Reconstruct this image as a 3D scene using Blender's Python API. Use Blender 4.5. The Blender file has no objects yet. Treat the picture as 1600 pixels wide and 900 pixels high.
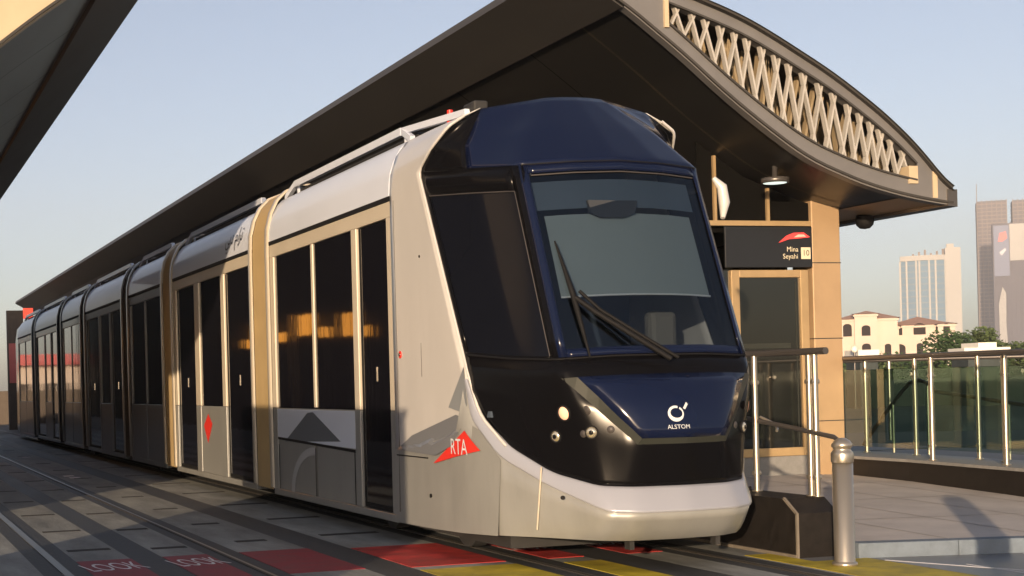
import bpy, bmesh, math, random
from mathutils import Vector, Matrix
from mathutils.bvhtree import BVHTree
random.seed(7)
R = math.radians
scene = bpy.context.scene
COL = scene.collection

# ------------------------------------------------------------------ materials
def mat(name, col, rough=.5, metal=0., coat=0., var=0., vscale=4., bump=0., bscale=60., spec=.5, emit=None, estr=0., stretch=(1,1,1)):
    m = bpy.data.materials.new(name); m.use_nodes = True
    nt = m.node_tree; b = nt.nodes['Principled BSDF']
    b.inputs['Base Color'].default_value = (*col, 1)
    b.inputs['Roughness'].default_value = rough
    b.inputs['Metallic'].default_value = metal
    b.inputs['Coat Weight'].default_value = coat
    b.inputs['Coat Roughness'].default_value = .04
    b.inputs['Specular IOR Level'].default_value = spec
    if emit:
        b.inputs['Emission Color'].default_value = (*emit, 1); b.inputs['Emission Strength'].default_value = estr
    if var or bump:
        tc = nt.nodes.new('ShaderNodeTexCoord'); mp = nt.nodes.new('ShaderNodeMapping')
        mp.inputs['Scale'].default_value = stretch
        nt.links.new(tc.outputs['Object'], mp.inputs[0])
        n = nt.nodes.new('ShaderNodeTexNoise'); n.inputs['Scale'].default_value = vscale
        n.inputs['Detail'].default_value = 8; n.inputs['Roughness'].default_value = .65
        nt.links.new(mp.outputs[0], n.inputs['Vector'])
        if var:
            r = nt.nodes.new('ShaderNodeValToRGB')
            r.color_ramp.elements[0].position = .3; r.color_ramp.elements[1].position = .72
            r.color_ramp.elements[0].color = (*[c*(1-var) for c in col], 1)
            r.color_ramp.elements[1].color = (*[min(1, c*(1+var)) for c in col], 1)
            nt.links.new(n.outputs['Fac'], r.inputs[0]); nt.links.new(r.outputs[0], b.inputs['Base Color'])
            mr = nt.nodes.new('ShaderNodeMapRange'); mr.inputs['To Min'].default_value = max(0, rough*.8); mr.inputs['To Max'].default_value = min(1, rough*1.2)
            nt.links.new(n.outputs['Fac'], mr.inputs['Value']); nt.links.new(mr.outputs[0], b.inputs['Roughness'])
        if bump:
            n2 = nt.nodes.new('ShaderNodeTexNoise'); n2.inputs['Scale'].default_value = bscale; n2.inputs['Detail'].default_value = 6
            nt.links.new(mp.outputs[0], n2.inputs['Vector'])
            bp = nt.nodes.new('ShaderNodeBump'); bp.inputs['Strength'].default_value = bump; bp.inputs['Distance'].default_value = .02
            nt.links.new(n2.outputs['Fac'], bp.inputs['Height']); nt.links.new(bp.outputs[0], b.inputs['Normal'])
    return m

def glassmat(name, tint, refl=(1, 1, 1), ior=1.5, rough=.02):
    m = bpy.data.materials.new(name); m.use_nodes = True; nt = m.node_tree
    for n in list(nt.nodes): nt.nodes.remove(n)
    o = nt.nodes.new('ShaderNodeOutputMaterial'); mx = nt.nodes.new('ShaderNodeMixShader')
    tr = nt.nodes.new('ShaderNodeBsdfTransparent'); tr.inputs[0].default_value = (*tint, 1)
    gl = nt.nodes.new('ShaderNodeBsdfGlossy'); gl.inputs['Roughness'].default_value = rough; gl.inputs['Color'].default_value = (*refl, 1)
    lw_ = nt.nodes.new('ShaderNodeLayerWeight'); lw_.inputs[0].default_value = .5
    pw = nt.nodes.new('ShaderNodeMath'); pw.operation = 'POWER'; pw.inputs[1].default_value = 4.5
    ma = nt.nodes.new('ShaderNodeMath'); ma.operation = 'MULTIPLY_ADD'; ma.inputs[1].default_value = .9; ma.inputs[2].default_value = (ior-1)*.12
    nt.links.new(lw_.outputs['Facing'], pw.inputs[0]); nt.links.new(pw.outputs[0], ma.inputs[0])
    nt.links.new(ma.outputs[0], mx.inputs[0]); nt.links.new(tr.outputs[0], mx.inputs[1]); nt.links.new(gl.outputs[0], mx.inputs[2])
    nt.links.new(mx.outputs[0], o.inputs[0])
    return m

M = {}
M['white'] = mat('white_paint', (.50, .49, .48), .32, 0, .4, .07, 1.8, stretch=(1, 1, .25))
M['cream'] = mat('cream_paint', (.48, .43, .35), .38, 0, .2, .05, 2)
M['silver'] = mat('silver_paint', (.25, .255, .25), .36, .15, .35, .13, 2.2, stretch=(1, 1, .3))
M['lip'] = mat('pearl_bumper_paint', (.31, .325, .38), .28, .15, .5)
M['roofwhite'] = mat('roof_fairing_paint', (.56, .61, .72), .4, 0, .3, .06, 1.5, stretch=(1, .3, 1))
M['black'] = mat('gloss_black', (.004, .004, .006), .15, 0, .0, 0, spec=.28)
M['maskblack'] = mat('mask_black', (.004, .004, .005), .2, 0, .0, 0, spec=.10)
M['navy'] = mat('gloss_navy', (.0045, .008, .028), .14, .0, .18, 0, spec=.32)
M['chamfer'] = mat('satin_olive_grey', (.030, .033, .029), .5, 0, 0, spec=.2)
M['sideglass'] = mat('dark_side_glass', (.006, .006, .009), .05, 0, 0, 0, spec=.42, bump=.09, bscale=2.4, stretch=(1, 1, .4))
M['cabglass'] = mat('cab_side_glass', (.005, .006, .010), .08, 0, 0, 0, spec=.10)
M['rubber'] = mat('black_rubber', (.007, .007, .008), .7, spec=.2)
M['dark'] = mat('dark_underframe', (.02, .02, .021), .75, var=.3)
M['gangway'] = mat('gangway_bellows', (.42, .31, .16), .5, .0, .1, .1, 3)
M['decalgrey'] = mat('grey_decal', (.22, .24, .26), .35, 0, .3)
M['decalshade'] = mat('dark_grey_decal_shade', (.11, .125, .15), .35, 0, .3)  # decal grey, also the shade put into the far cars' paint
M['archgrey'] = mat('pale_arch_decal', (.33, .34, .36), .4)
M['decalmid'] = mat('mid_grey_decal', (.15, .16, .18), .35, 0, .3)
M['red'] = mat('red_decal', (.62, .03, .02), .4)
M['whitedecal'] = mat('white_decal', (.55, .58, .62), .5)
M['blackdecal'] = mat('black_lettering', (.02, .02, .025), .5)
M['windscreen'] = glassmat('windscreen_glass', (.40, .45, .50), (.75, .85, .95), 1.5)
M['blind'] = mat('grey_sun_blind', (.22, .265, .28), .8)
M['blindup'] = mat('header_blind', (.08, .11, .15), .7)
M['interior'] = mat('cab_interior', (.03, .035, .045), .7)
M['seatcream'] = mat('pale_seat_cover', (.16, .15, .13), .8)
M['lampamber'] = mat('amber_lamp_lens', (.95, .55, .38), .15, 0, 1., emit=(1., .5, .3), estr=.25)
M['lamp'] = mat('headlamp_reflector', (.85, .78, .60), .12, .8, 1.)
M['chrome'] = mat('chrome', (.7, .68, .64), .12, 1.)
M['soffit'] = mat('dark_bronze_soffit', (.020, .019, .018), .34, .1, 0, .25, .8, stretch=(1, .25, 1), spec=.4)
M['rim'] = mat('grey_brown_rim_metal', (.048, .045, .043), .5, .0, 0, .2, 1.2, stretch=(1, .3, 1), spec=.2)
M['fascia'] = mat('grey_fascia_metal', (.17, .165, .165), .42, .25, 0, .12, 1.5)
M['beige'] = mat('beige_fascia_metal', (.50, .40, .27), .5, .1, 0, .1, 1.5)
M['trussL'] = mat('pale_truss_metal', (.40, .385, .36), .5, .1, 0, .12, 3)
M['trussD'] = mat('tan_truss_metal', (.28, .22, .14), .5, .1, 0, .15, 3)
M['column'] = mat('golden_clad_column', (.42, .29, .17), .42, .25, 0, .1, 1.4, bump=.05, bscale=8)
M['frame'] = mat('golden_door_frame', (.46, .32, .17), .38, .4, 0, .1, 3)
M['transom'] = mat('matte_dark_panel', (.004, .0038, .0035), .7, spec=.06)
M['doorglass'] = mat('dark_station_glass', (.012, .013, .012), .05, 0, 0, 0, spec=.6)
M['sign'] = mat('black_sign_board', (.014, .015, .018), .35)
M['steel'] = mat('brushed_steel', (.55, .49, .40), .3, .85)
M['darksteel'] = mat('dark_handrail', (.12, .11, .105), .35, .6)
M['glass'] = glassmat('balustrade_glass', (.50, .60, .56), (.8, .9, .9), 1.45)
M['plinth'] = mat('dark_granite', (.014, .012, .011), .6, 0, 0, .35, 12, spec=.2)
M['plinthedge'] = mat('pale_stone_edge', (.16, .14, .115), .6, 0, 0, .15, 12)
M['coping'] = mat('coping_stone', (.20, .20, .20), .6, 0, 0, .15, 12)
M['villa'] = mat('cream_render', (.52, .44, .38), .85, var=.08, vscale=.3)
M['villaroof'] = mat('terracotta_roof', (.36, .22, .17), .85, var=.15, vscale=2)
M['window'] = mat('far_window', (.035, .03, .03), 1., spec=.05)
M['towerglass'] = mat('blue_tower_glass', (.17, .26, .36), .7, 0, spec=.2)
M['towercream'] = mat('cream_tower_concrete', (.44, .43, .42), .8)
M['towergrey'] = mat('grey_tower_glass', (.13, .125, .15), .8, 0, spec=.2)
M['towerbrown'] = mat('brown_tower_fins', (.25, .21, .19), .9, spec=.2)
M['leaf'] = mat('foliage', (.035, .07, .02), .7, var=.45, vscale=.8)
M['leaf2'] = mat('foliage_light', (.06, .09, .028), .7, var=.4, vscale=.9)
M['bark'] = mat('bark', (.10, .075, .05), .9)
M['cloth'] = mat('white_roof_sheet', (.78, .74, .66), .6)
M['pink'] = mat('faded_red_poster', (.60, .16, .15), .5)
M['redbox'] = mat('red_light_box', (.7, .06, .04), .4, emit=(1, .12, .06), estr=.6)
M['darkwall'] = mat('brown_wall', (.10, .08, .065), .8, var=.2)
M['hedge'] = mat('dark_hedge_wall', (.035, .045, .045), .8, var=.4, vscale=2)
M['amberglow'] = mat('amber_glow_surface', (.8, .4, .1), .4, emit=(1, .38, .05), estr=2.2)  # glow added for the golden window reflections
M['lightoff'] = mat('downlight_diffuser', (.8, .85, .8), .4, emit=(.85, 1., .9), estr=.7)

# ------------------------------------------------------------------ mesh helpers
class B:
    def __init__(s): s.v = []; s.f = []; s.sm = []
    def add(s, vs, fs, smooth=False):
        n = len(s.v); s.v += [Vector(v) for v in vs]; s.f += [tuple(i+n for i in f) for f in fs]; s.sm += [smooth]*len(fs); return s
    def box(s, x0, x1, y0, y1, z0, z1):
        x0, x1 = sorted((x0, x1)); y0, y1 = sorted((y0, y1)); z0, z1 = sorted((z0, z1))
        vs = [(x, y, z) for z in (z0, z1) for x, y in ((x0, y0), (x1, y0), (x1, y1), (x0, y1))]
        return s.add(vs, [(3, 2, 1, 0), (4, 5, 6, 7), (0, 1, 5, 4), (1, 2, 6, 5), (2, 3, 7, 6), (3, 0, 4, 7)])
    def bar(s, a, b, w, d, up=(0, 0, 1)):            # rectangular bar from a to b
        a = Vector(a); b = Vector(b); t = (b-a).normalized(); u = Vector(up)
        r = t.cross(u)
        if r.length < 1e-4: r = t.cross(Vector((0, 1, 0)))
        r.normalize(); q = r.cross(t)
        vs = []
        for p in (a, b):
            for i, j in ((-1, -1), (1, -1), (1, 1), (-1, 1)): vs.append(p + r*w/2*i + q*d/2*j)
        return s.add(vs, [(3, 2, 1, 0), (4, 5, 6, 7), (0, 1, 5, 4), (1, 2, 6, 5), (2, 3, 7, 6), (3, 0, 4, 7)])
    def tube(s, pts, r, n=10, caps=True):
        pts = [Vector(p) for p in pts]; rs = r if isinstance(r, (list, tuple)) else [r]*len(pts)
        rings = []; prev = None
        for i, p in enumerate(pts):
            t = (pts[min(i+1, len(pts)-1)] - pts[max(i-1, 0)]).normalized()
            if prev is None:
                a = t.cross(Vector((0, 0, 1)));  a = a if a.length > .01 else t.cross(Vector((0, 1, 0)))
            else: a = prev - t*prev.dot(t)
            a.normalize(); prev = a; b = t.cross(a)
            rings.append([p + (a*math.cos(2*math.pi*k/n) + b*math.sin(2*math.pi*k/n))*rs[i] for k in range(n)])
        vs = [v for rg in rings for v in rg]; fs = []
        for i in range(len(pts)-1):
            for k in range(n): fs.append((i*n+k, i*n+(k+1) % n, (i+1)*n+(k+1) % n, (i+1)*n+k))
        s.add(vs, fs, True)
        if caps:
            s.add(rings[0], [tuple(range(n))[::-1]]); s.add(rings[-1], [tuple(range(n))])
        return s
    def lathe(s, prof, cx, cy, n=24):
        vs = []
        for r, z in prof:
            for k in range(n): vs.append((cx+r*math.cos(2*math.pi*k/n), cy+r*math.sin(2*math.pi*k/n), z))
        fs = [(i*n+k, i*n+(k+1) % n, (i+1)*n+(k+1) % n, (i+1)*n+k) for i in range(len(prof)-1) for k in range(n)]
        return s.add(vs, fs, True)
    def grid(s, P, smooth=True, flip=False):          # P[i][j]
        n, m = len(P), len(P[0]); vs = [p for row in P for p in row]
        fs = [(i*m+j, i*m+j+1, (i+1)*m+j+1, (i+1)*m+j) for i in range(n-1) for j in range(m-1)]
        if flip: fs = [f[::-1] for f in fs]
        return s.add(vs, fs, smooth)
    def prism(s, poly, axis, a, b):                   # poly of 2-D points; axis 'y' -> (x,z), 'x' -> (y,z), 'z' -> (x,y)
        def P(p, t): return {'y': (p[0], t, p[1]), 'x': (t, p[0], p[1]), 'z': (p[0], p[1], t)}[axis]
        n = len(poly); vs = [P(p, a) for p in poly] + [P(p, b) for p in poly]
        return s.add(vs, [tuple(range(n))[::-1], tuple(range(n, 2*n))] + [(i, (i+1) % n, n+(i+1) % n, n+i) for i in range(n)])
    def mirror(s, cx):
        n = len(s.v); vs = [Vector((2*cx-v.x, v.y, v.z)) for v in s.v]; fs = [tuple(i+n for i in f[::-1]) for f in s.f]
        s.v += vs; s.f += fs; s.sm += list(s.sm); return s
    def build(s, name, m, parent=None, org=None, bevel=0., solid=0.):
        o0 = Vector(parent['_o']) if parent is not None else Vector(org if org else (0, 0, 0))
        me = bpy.data.meshes.new(name); me.from_pydata([v-o0 for v in s.v], [], s.f)
        for p, q in zip(me.polygons, s.sm): p.use_smooth = q
        bm = bmesh.new(); bm.from_mesh(me); 
        bmesh.ops.recalc_face_normals(bm, faces=bm.faces)
        bm.to_mesh(me); bm.free()
        me.materials.append(m if not isinstance(m, str) else M[m])
        o = bpy.data.objects.new(name, me); COL.objects.link(o); o['_o'] = tuple(o0)
        if parent is not None: o.parent = parent
        else: o.location = o0
        if bevel:
            md = o.modifiers.new('bevel', 'BEVEL'); md.width = bevel; md.segments = 2; md.limit_method = 'ANGLE'; md.harden_normals = False
        if solid:
            md = o.modifiers.new('solid', 'SOLIDIFY'); md.thickness = solid; md.offset = 0
        return o

def tag(o, label=None, cat=None, group=None, kind=None):
    if label: o['label'] = label
    if cat: o['category'] = cat
    if group: o['group'] = group
    if kind: o['kind'] = kind
    return o
def empty(name, loc, label, cat, group=None):
    o = bpy.data.objects.new(name, None); COL.objects.link(o); o.location = loc; o['_o'] = tuple(loc)
    return tag(o, label, cat, group)
def struct(o): o['kind'] = 'structure'; return o
def lerp(a, b, t): return a + (b-a)*t
def interp(pts, x):
    if x <= pts[0][0]: return pts[0][1]
    for (a, b), (c, d) in zip(pts, pts[1:]):
        if x <= c: return b + (d-b)*(x-a)/(c-a)
    return pts[-1][1]

# ------------------------------------------------------------------ camera
TH, RHO = R(17), .026
F = 2468*math.cos(TH)
PPx = -212 + F*math.tan(TH)*math.cos(RHO); PPy = 620 - F*math.tan(TH)*math.sin(RHO)
f = Vector((math.sin(TH), math.cos(TH), 0)); r = Vector((math.cos(TH), -math.sin(TH), 0)); u = Vector((0, 0, 1))
ir = r*math.cos(RHO) - u*math.sin(RHO); iu = r*math.sin(RHO) + u*math.cos(RHO)
cam = bpy.data.cameras.new('camera'); co = bpy.data.objects.new('camera', cam); COL.objects.link(co)
co.matrix_world = Matrix(((ir.x, iu.x, -f.x, 0), (ir.y, iu.y, -f.y, 0), (ir.z, iu.z, -f.z, 1.5), (0, 0, 0, 1)))
cam.sensor_width = 36; cam.lens = F/1600*36
cam.shift_x = (800-PPx)/1600; cam.shift_y = (PPy-450)/1600
cam.clip_start = .1; cam.clip_end = 20000
scene.camera = co

# ------------------------------------------------------------------ light
SUN_AZ, SUN_EL = 34.3, 8.0            # direction the light travels (from +Y towards +X) and its height
w = bpy.data.worlds.new('World'); scene.world = w; w.use_nodes = True
nt = w.node_tree; bg = nt.nodes['Background']; sk = nt.nodes.new('ShaderNodeTexSky')
sk.sky_type = 'NISHITA'; sk.sun_disc = False; sk.sun_elevation = R(SUN_EL); sk.sun_rotation = R(180+SUN_AZ)
sk.air_density = .7; sk.dust_density = 1.4; sk.ozone_density = 1.0; sk.altitude = 0
hs = nt.nodes.new('ShaderNodeHueSaturation'); hs.inputs['Saturation'].default_value = .78
tm = nt.nodes.new('ShaderNodeMixRGB'); tm.blend_type = 'MULTIPLY'; tm.inputs[0].default_value = 1; tm.inputs[2].default_value = (1.03, .98, 1.0, 1)
nt.links.new(sk.outputs[0], hs.inputs['Color']); nt.links.new(hs.outputs[0], tm.inputs[1]); nt.links.new(tm.outputs[0], bg.inputs[0]); bg.inputs[1].default_value = .132
sl = bpy.data.lights.new('sun', 'SUN'); sl.energy = 4.7; sl.angle = R(.6); sl.color = (1., .74, .48)
so = bpy.data.objects.new('sun', sl); COL.objects.link(so)
d = Vector((math.sin(R(SUN_AZ))*math.cos(R(SUN_EL)), math.cos(R(SUN_AZ))*math.cos(R(SUN_EL)), -math.sin(R(SUN_EL))))
so.rotation_euler = d.to_track_quat('-Z', 'Y').to_euler(); so.location = (-10, -10, 12)
scene.cycles.transparent_max_bounces = 24
scene.view_settings.view_transform = 'Standard'; scene.view_settings.look = 'None'
scene.view_settings.exposure = .55; scene.view_settings.gamma = 1

# ------------------------------------------------------------------ ground
gm = mat('grey_paving', (.12, .125, .13), .75, 0, 0, .22, .9, bump=.25, bscale=25)
struct(B().box(-690, 1490, -140, 1690, -.5, 0).build('ground', gm))
slabm = mat('concrete_track_slab', (.23, .24, .235), .7, 0, 0, .5, 2.2, bump=.35, bscale=30, stretch=(1, .22, 1))
darkm = mat('dark_asphalt_band', (.034, .038, .044), .6, 0, 0, .5, 3, stretch=(1, .15, 1), bump=.3, bscale=50)
slotm = mat('dark_drain_slot', (.02, .02, .022), .8)
redm = mat('red_road_paint', (.24, .016, .030), .6, 0, 0, .3, 5, bump=.2, bscale=60)
redm2 = mat('bright_red_road_paint', (.36, .018, .016), .6, 0, 0, .6, 3, bump=.2, bscale=60)
yelm = mat('yellow_road_paint', (.42, .33, .02), .6, 0, 0, .45, 3, bump=.2, bscale=60)
whitem = mat('white_road_paint', (.80, .74, .76), .7, 0, 0, .3, 12)
railm = mat('worn_rail_steel', (.13, .12, .11), .38, .8, 0, .3, 6, stretch=(1, .1, 1))
# the track bed: one slab sheet and bands above it
b = B()
slabs = [(-.6, 1.36), (1.74, 2.22), (2.5, 2.9), (3.2, 3.84), (4.2, 5.03), (5.41, 5.74), (6.14, 6.48), (6.86, 7.12)]
for x0, x1 in slabs: b.box(x0, x1, -8, 70, .0, .004)
struct(b.build('track_slab', slabm))
b = B()
for x0, x1 in ((1.36, 1.74), (2.22, 2.5), (2.9, 3.2), (3.84, 4.2), (5.03, 5.41), (5.74, 6.14), (6.48, 6.86)): b.box(x0, x1, -8, 90, 0, .0035)
struct(b.build('track_channel', darkm))
b = B()
b.box(1.515, 1.585, -8, 90, .003, .012)
struct(b.build('tram_rail', railm))
b = B()
for xc in (3.05, 5.22, 6.66): b.box(xc-.035, xc+.035, -8, 90, .003, .012)
bq = B()
for xc in (3.05, 5.22, 6.66): bq.box(xc-.012, xc+.014, -8, 90, .0125, .0135)
struct(bq.build('rail_head', mat('polished_rail_head', (.22, .21, .20), .35, .8)))
struct(b.build('tram_rail', mat('dull_rail_steel', (.06, .055, .05), .6, .4)))
b = B(); k = 0
for yy in [14.25, 16.3, 18.6, 21.0, 23.4, 26, 29, 32, 36, 40]:
    for x0, x1, dy in ((1.78, 2.18, 0), (2.54, 2.87, -.2), (3.4, 3.7, .0), (4.3, 4.9, .15), (.2, .8, .1)):
        b.box(x0, x1, yy+dy-.07, yy+dy+.07, .004, .0075)
struct(b.build('drain_slot', slotm))
b = B()
for x, y in ((3.45, 26.3), (3.42, 26.9), (3.55, 35.5), (3.6, 44), (2.0, 33), (4.0, 52)): b.box(x-.09, x+.09, y-.12, y+.12, .004, .0085)
struct(b.build('worn_white_marking', whitem))
b = B()
for x0, x1 in ((-.3, 1.0), (1.74, 2.22), (2.5, 2.9), (3.2, 3.84)): b.box(x0, x1, 11.6, 13.3, .004, .008)
struct(b.build('red_warning_marking', redm))
b = B()
for x0, x1 in ((4.2, 5.03), (5.41, 5.74), (6.14, 6.48)): b.box(x0, x1, 11.5, 13.1, .004, .008)
struct(b.build('red_crossing_marking', redm2))
b = B()
for x0, x1, y1 in ((4.2, 5.03, 11.3), (5.41, 5.74, 11.2), (6.9, 7.13, 10.9), (7.13, 7.62, 10.28)): b.box(x0, x1, 8.2, y1, .004 if x0 < 7.1 else 0, .008)
struct(b.build('yellow_crossing_marking', yelm))

def textmesh(txt, size, fn, name, m, parent=None, org=None, cuts=0):
    c = bpy.data.curves.new('t', 'FONT'); c.body = txt; c.size = size; c.align_x = 'CENTER'; c.align_y = 'CENTER'; c.resolution_u = 3
    o = bpy.data.objects.new('t', c); COL.objects.link(o)
    dg = bpy.context.evaluated_depsgraph_get(); me = bpy.data.meshes.new_from_object(o.evaluated_get(dg))
    b = B(); b.add([fn(v.co.x, v.co.y) for v in me.vertices], [tuple(p.vertices) for p in me.polygons])
    bpy.data.objects.remove(o); bpy.data.curves.remove(c); bpy.data.meshes.remove(me)
    return b.build(name, m, parent, org)
def flat_text(txt, size, x, y, sx=1, sy=1, ang=0):
    ca, sa = math.cos(ang), math.sin(ang)
    return struct(textmesh(txt, size, lambda a, c: (x+(a*sx*ca-c*sy*sa), y+(a*sx*sa+c*sy*ca), .0115), 'white_road_lettering', whitem))
flat_text('LOOK', .36, 1.98, 12.72, .5, 2.1, R(8)); flat_text('LOOK', .36, 2.70, 12.70, .44, 2.1, R(8)); flat_text('LOOK', .3, .5, 12.7, 1, 2.)
flat_text('LOOK', .3, 5.57, 12.3, .5, 1.6); flat_text('LOOK', .3, 6.31, 12.3, .5, 1.6)

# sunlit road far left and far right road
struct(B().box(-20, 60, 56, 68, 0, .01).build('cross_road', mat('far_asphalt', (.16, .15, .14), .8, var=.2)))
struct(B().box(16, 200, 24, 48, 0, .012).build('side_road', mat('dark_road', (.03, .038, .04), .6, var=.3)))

# ------------------------------------------------------------------ ramp, platform
def kerby(x): return 10.33 - .237*(x-7.5)
pavm = mat('beige_ramp_paving', (.47, .44, .42), .7, 0, 0, .14, 1.8, bump=.15, bscale=40)
kerbm = mat('grey_kerb_stone', (.13, .165, .21), .7, 0, 0, .2, 6, bump=.2, bscale=20)
xs = [7.56+i*(14-7.56)/8 for i in range(9)]
P0 = [[Vector((x, kerby(x)+t*(16.2-kerby(x)), .12+.16*t*(1 if x < 11.5 else .8))) for t in (0, .03, .25, .5, .75, 1)] for x in xs]
b = B(); b.grid(P0, False)
P1 = [[Vector((x, kerby(x), .12)) , Vector((x, kerby(x), -.05))] for x in xs]
struct(b.build('access_ramp', pavm))
b = B()
for i in range(len(xs)-1):
    x0, x1 = xs[i]+.004, xs[i+1]-.004
    b.add([(x0, kerby(x0)-.012, -.05), (x1, kerby(x1)-.012, -.05), (x1, kerby(x1)+.12, -.05), (x0, kerby(x0)+.12, -.05), (x0, kerby(x0)-.012, .123), (x1, kerby(x1)-.012, .123), (x1, kerby(x1)+.12, .127), (x0, kerby(x0)+.12, .127)],
          [(3, 2, 1, 0), (4, 5, 6, 7), (0, 1, 5, 4), (1, 2, 6, 5), (2, 3, 7, 6), (3, 0, 4, 7)])
struct(b.build('kerb', kerbm, bevel=.006))
pm = mat('wet_grey_paving', (.13, .14, .16), .35, 0, 0, .3, 2.5, bump=.15, bscale=30)
struct(B().box(7.62, 30, -6, 10.3, 0, .004).build('front_pavement', pm)) if False else None
struct(B().add([(7.64, -6, .005), (20, -6, .005), (20, 7.35, .005), (7.64, 10.28, .005)], [(0, 1, 2, 3)]).build('front_pavement', pm))
b = B()
for i in range(7): b.box(8.0+i*.62, 8.02+i*.62, 6, 9.6-.15*i, .005, .0085)
b.bar((7.66, 10.1, .007), (8.6, 8.0, .007), .03, .004)
struct(b.build('paving_joint', mat('pale_joint', (.42, .43, .48), .35)))
b = B()
def rz(x, y): t = (y-kerby(x))/(16.2-kerby(x)); return .12+.16*t*(1 if x < 11.5 else .8)+.004
for t in (.25, .5, .75):
    for i in range(len(xs)-1):
        x0, x1 = xs[i], xs[i+1]; y0 = lerp(kerby(x0), 16.2, t); y1 = lerp(kerby(x1), 16.2, t)
        b.add([(x0, y0, rz(x0, y0)), (x1, y1, rz(x1, y1)), (x1, y1+.018, rz(x1, y1)), (x0, y0+.018, rz(x0, y0))], [(0, 1, 2, 3)])
for x in xs[1:-1]:
    ys2 = [kerby(x)+.13, 13, 16.15]
    for y0, y1 in zip(ys2, ys2[1:]): b.add([(x-.008, y0, rz(x, y0)), (x+.008, y0, rz(x, y0)), (x+.008, y1, rz(x, y1)), (x-.008, y1, rz(x, y1))], [(0, 1, 2, 3)])
struct(b.build('ramp_joint', mat('dark_joint', (.33, .31, .30), .8)))
# platform slab behind the ramp and the low wall beside the track
struct(B().box(7.16, 11.99, 16.2, 75, 0, .47).build('platform', M['coping'], bevel=.01))
wall = empty('ramp_side_wall', (7.36, 10.55, 0), 'low black granite wall with chamfered pale edge beside the tram front', 'wall')
b = B(); b.prism([(10.55, 0), (10.55, .36), (10.72, .47), (16.19, .47), (16.19, 0)], 'x', 7.17, 7.55)
b.build('wall_body', 'plinth', wall)
b = B(); b.bar((7.165, 10.545, 0), (7.165, 10.545, .365), .02, .02); b.bar((7.165, 10.545, .36), (7.165, 10.72, .475), .02, .02)
b.bar((7.165, 10.55, .012), (7.165, 16, .012), .03, .03)
b.build('edge_strip', 'plinthedge', wall)
# wall on the far side of the ramp with stone coping
rw = empty('ramp_parapet', (11.7, 13, 0), 'dark brown low wall along the right side of the ramp carrying the railings', 'wall')
A = [(11.42, 16.6), (11.42, 14.6), (11.15, 12.4), (10.75, 9.0), (11.6, 9.0), (11.98, 12.4), (12.15, 14.6), (12.2, 16.6)]
B().prism(A[::-1], 'z', 0, .44).build('wall_body', 'plinth', rw)
A2 = [(x+(.03 if i > 3 else -.03), y) for i, (x, y) in enumerate(A)]
B().prism(A2[::-1], 'z', .442, .475).build('coping', 'coping', rw)

# ------------------------------------------------------------------ railings
RG = 'steel and glass railings beside the ramp'
def railing(label, line, posts, z0, h=1.18, glass=True, r=.026, mid=False):
    o = empty('railing', (line[0][0], line[0][1], z0), label, 'railing', RG)
    B().tube([(x, y, z0+h) for x, y in line], .03, 10).build('handrail', 'darksteel', o)
    for (x, y) in posts:
        b = B(); b.tube([(x, y, z0), (x, y, z0+h-.02)], r, 10); b.lathe([(.0, z0+.012), (.045, z0+.012), (.045, z0), (0, z0)], x, y, 12)
        for zz in (.16, .95): b.tube([(x-.035, y, z0+zz), (x+.035, y, z0+zz)], .02, 8)
        b.build('post', 'steel', o)
    if glass:
        for (x0, y0), (x1, y1) in zip(posts, posts[1:]):
            t = .06/max(.1, math.hypot(x1-x0, y1-y0))
            pa, pb = (lerp(x0, x1, t), lerp(y0, y1, t)), (lerp(x1, x0, t), lerp(y1, y0, t))
            B().add([(*pa, z0+.12), (*pb, z0+.12), (*pb, z0+1.04), (*pa, z0+1.04)], [(0, 1, 2, 3)]).build('glass_panel', 'glass', o)
    return o
railing('steel and glass railing on the front edge of the right ramp wall, nearest the paving', [(11.43, 17.3), (11.45, 14.2), (11.2, 12.2), (10.85, 9.6)], [(11.43, 15.9), (11.45, 14.23), (11.42, 13.05), (11.25, 12.3), (11.0, 10.8)], .475)
railing('second glass railing set just behind the front one on the right ramp wall', [(12.0, 17.2), (12.0, 15.2), (11.94, 14.0), (11.7, 12.4), (11.4, 10.4)], [(12.05, 16.2), (12.0, 15.2), (11.93, 14.05), (11.80, 13.5), (11.6, 12.0)], .475)
railing('darker glass railing farther behind the ramp beyond the column', [(12.6, 19.5), (14.4, 18.8), (16.5, 17.6), (18.5, 16.0)], [(12.7, 19.4), (14.4, 18.8), (16.4, 17.65), (18.2, 16.2)], .47)
fg = railing('short steel railing with thick top rail between the tram front and the station door', [(7.44, 11.75), (7.5, 10.58)], [(7.44, 11.53), (7.5, 10.82), (7.5, 10.74)], .472, 1.2, glass=False)
B().tube([(7.44, 11.9, 1.13), (7.48, 11.0, 1.03), (7.5, 10.5, .97), (7.5, 10.42, .93)], .02, 10).build('lower_rail', 'darksteel', fg)
B().tube([(7.5, 11.55, 1.12), (7.56, 11.42, 1.06), (7.57, 11.4, 1.02), (7.54, 11.36, 1.0)], .012, 8).build('hook', 'steel', fg)
hr = empty('ramp_handrail', (12.3, 16.5, .47), 'dark sloping handrail with hooked end seen through the ramp glass', 'handrail')
B().tube([(12.3, 16.6, .55), (12.3, 16.2, .92), (12.3, 15.8, 1.25), (12.3, 15.66, 1.34), (12.3, 15.5, 1.37), (12.3, 15.32, 1.32), (12.3, 15.2, 1.23), (12.3, 13.8, 1.08), (12.25, 12.3, .98)], .025, 10).build('rail', 'darksteel', hr)
for y, z in ((16.0, 1.08), (15.35, 1.3), (14.0, 1.1)): B().tube([(12.3, y, .0), (12.3, y, z)], .018, 8).build('post', 'steel', hr)

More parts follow.
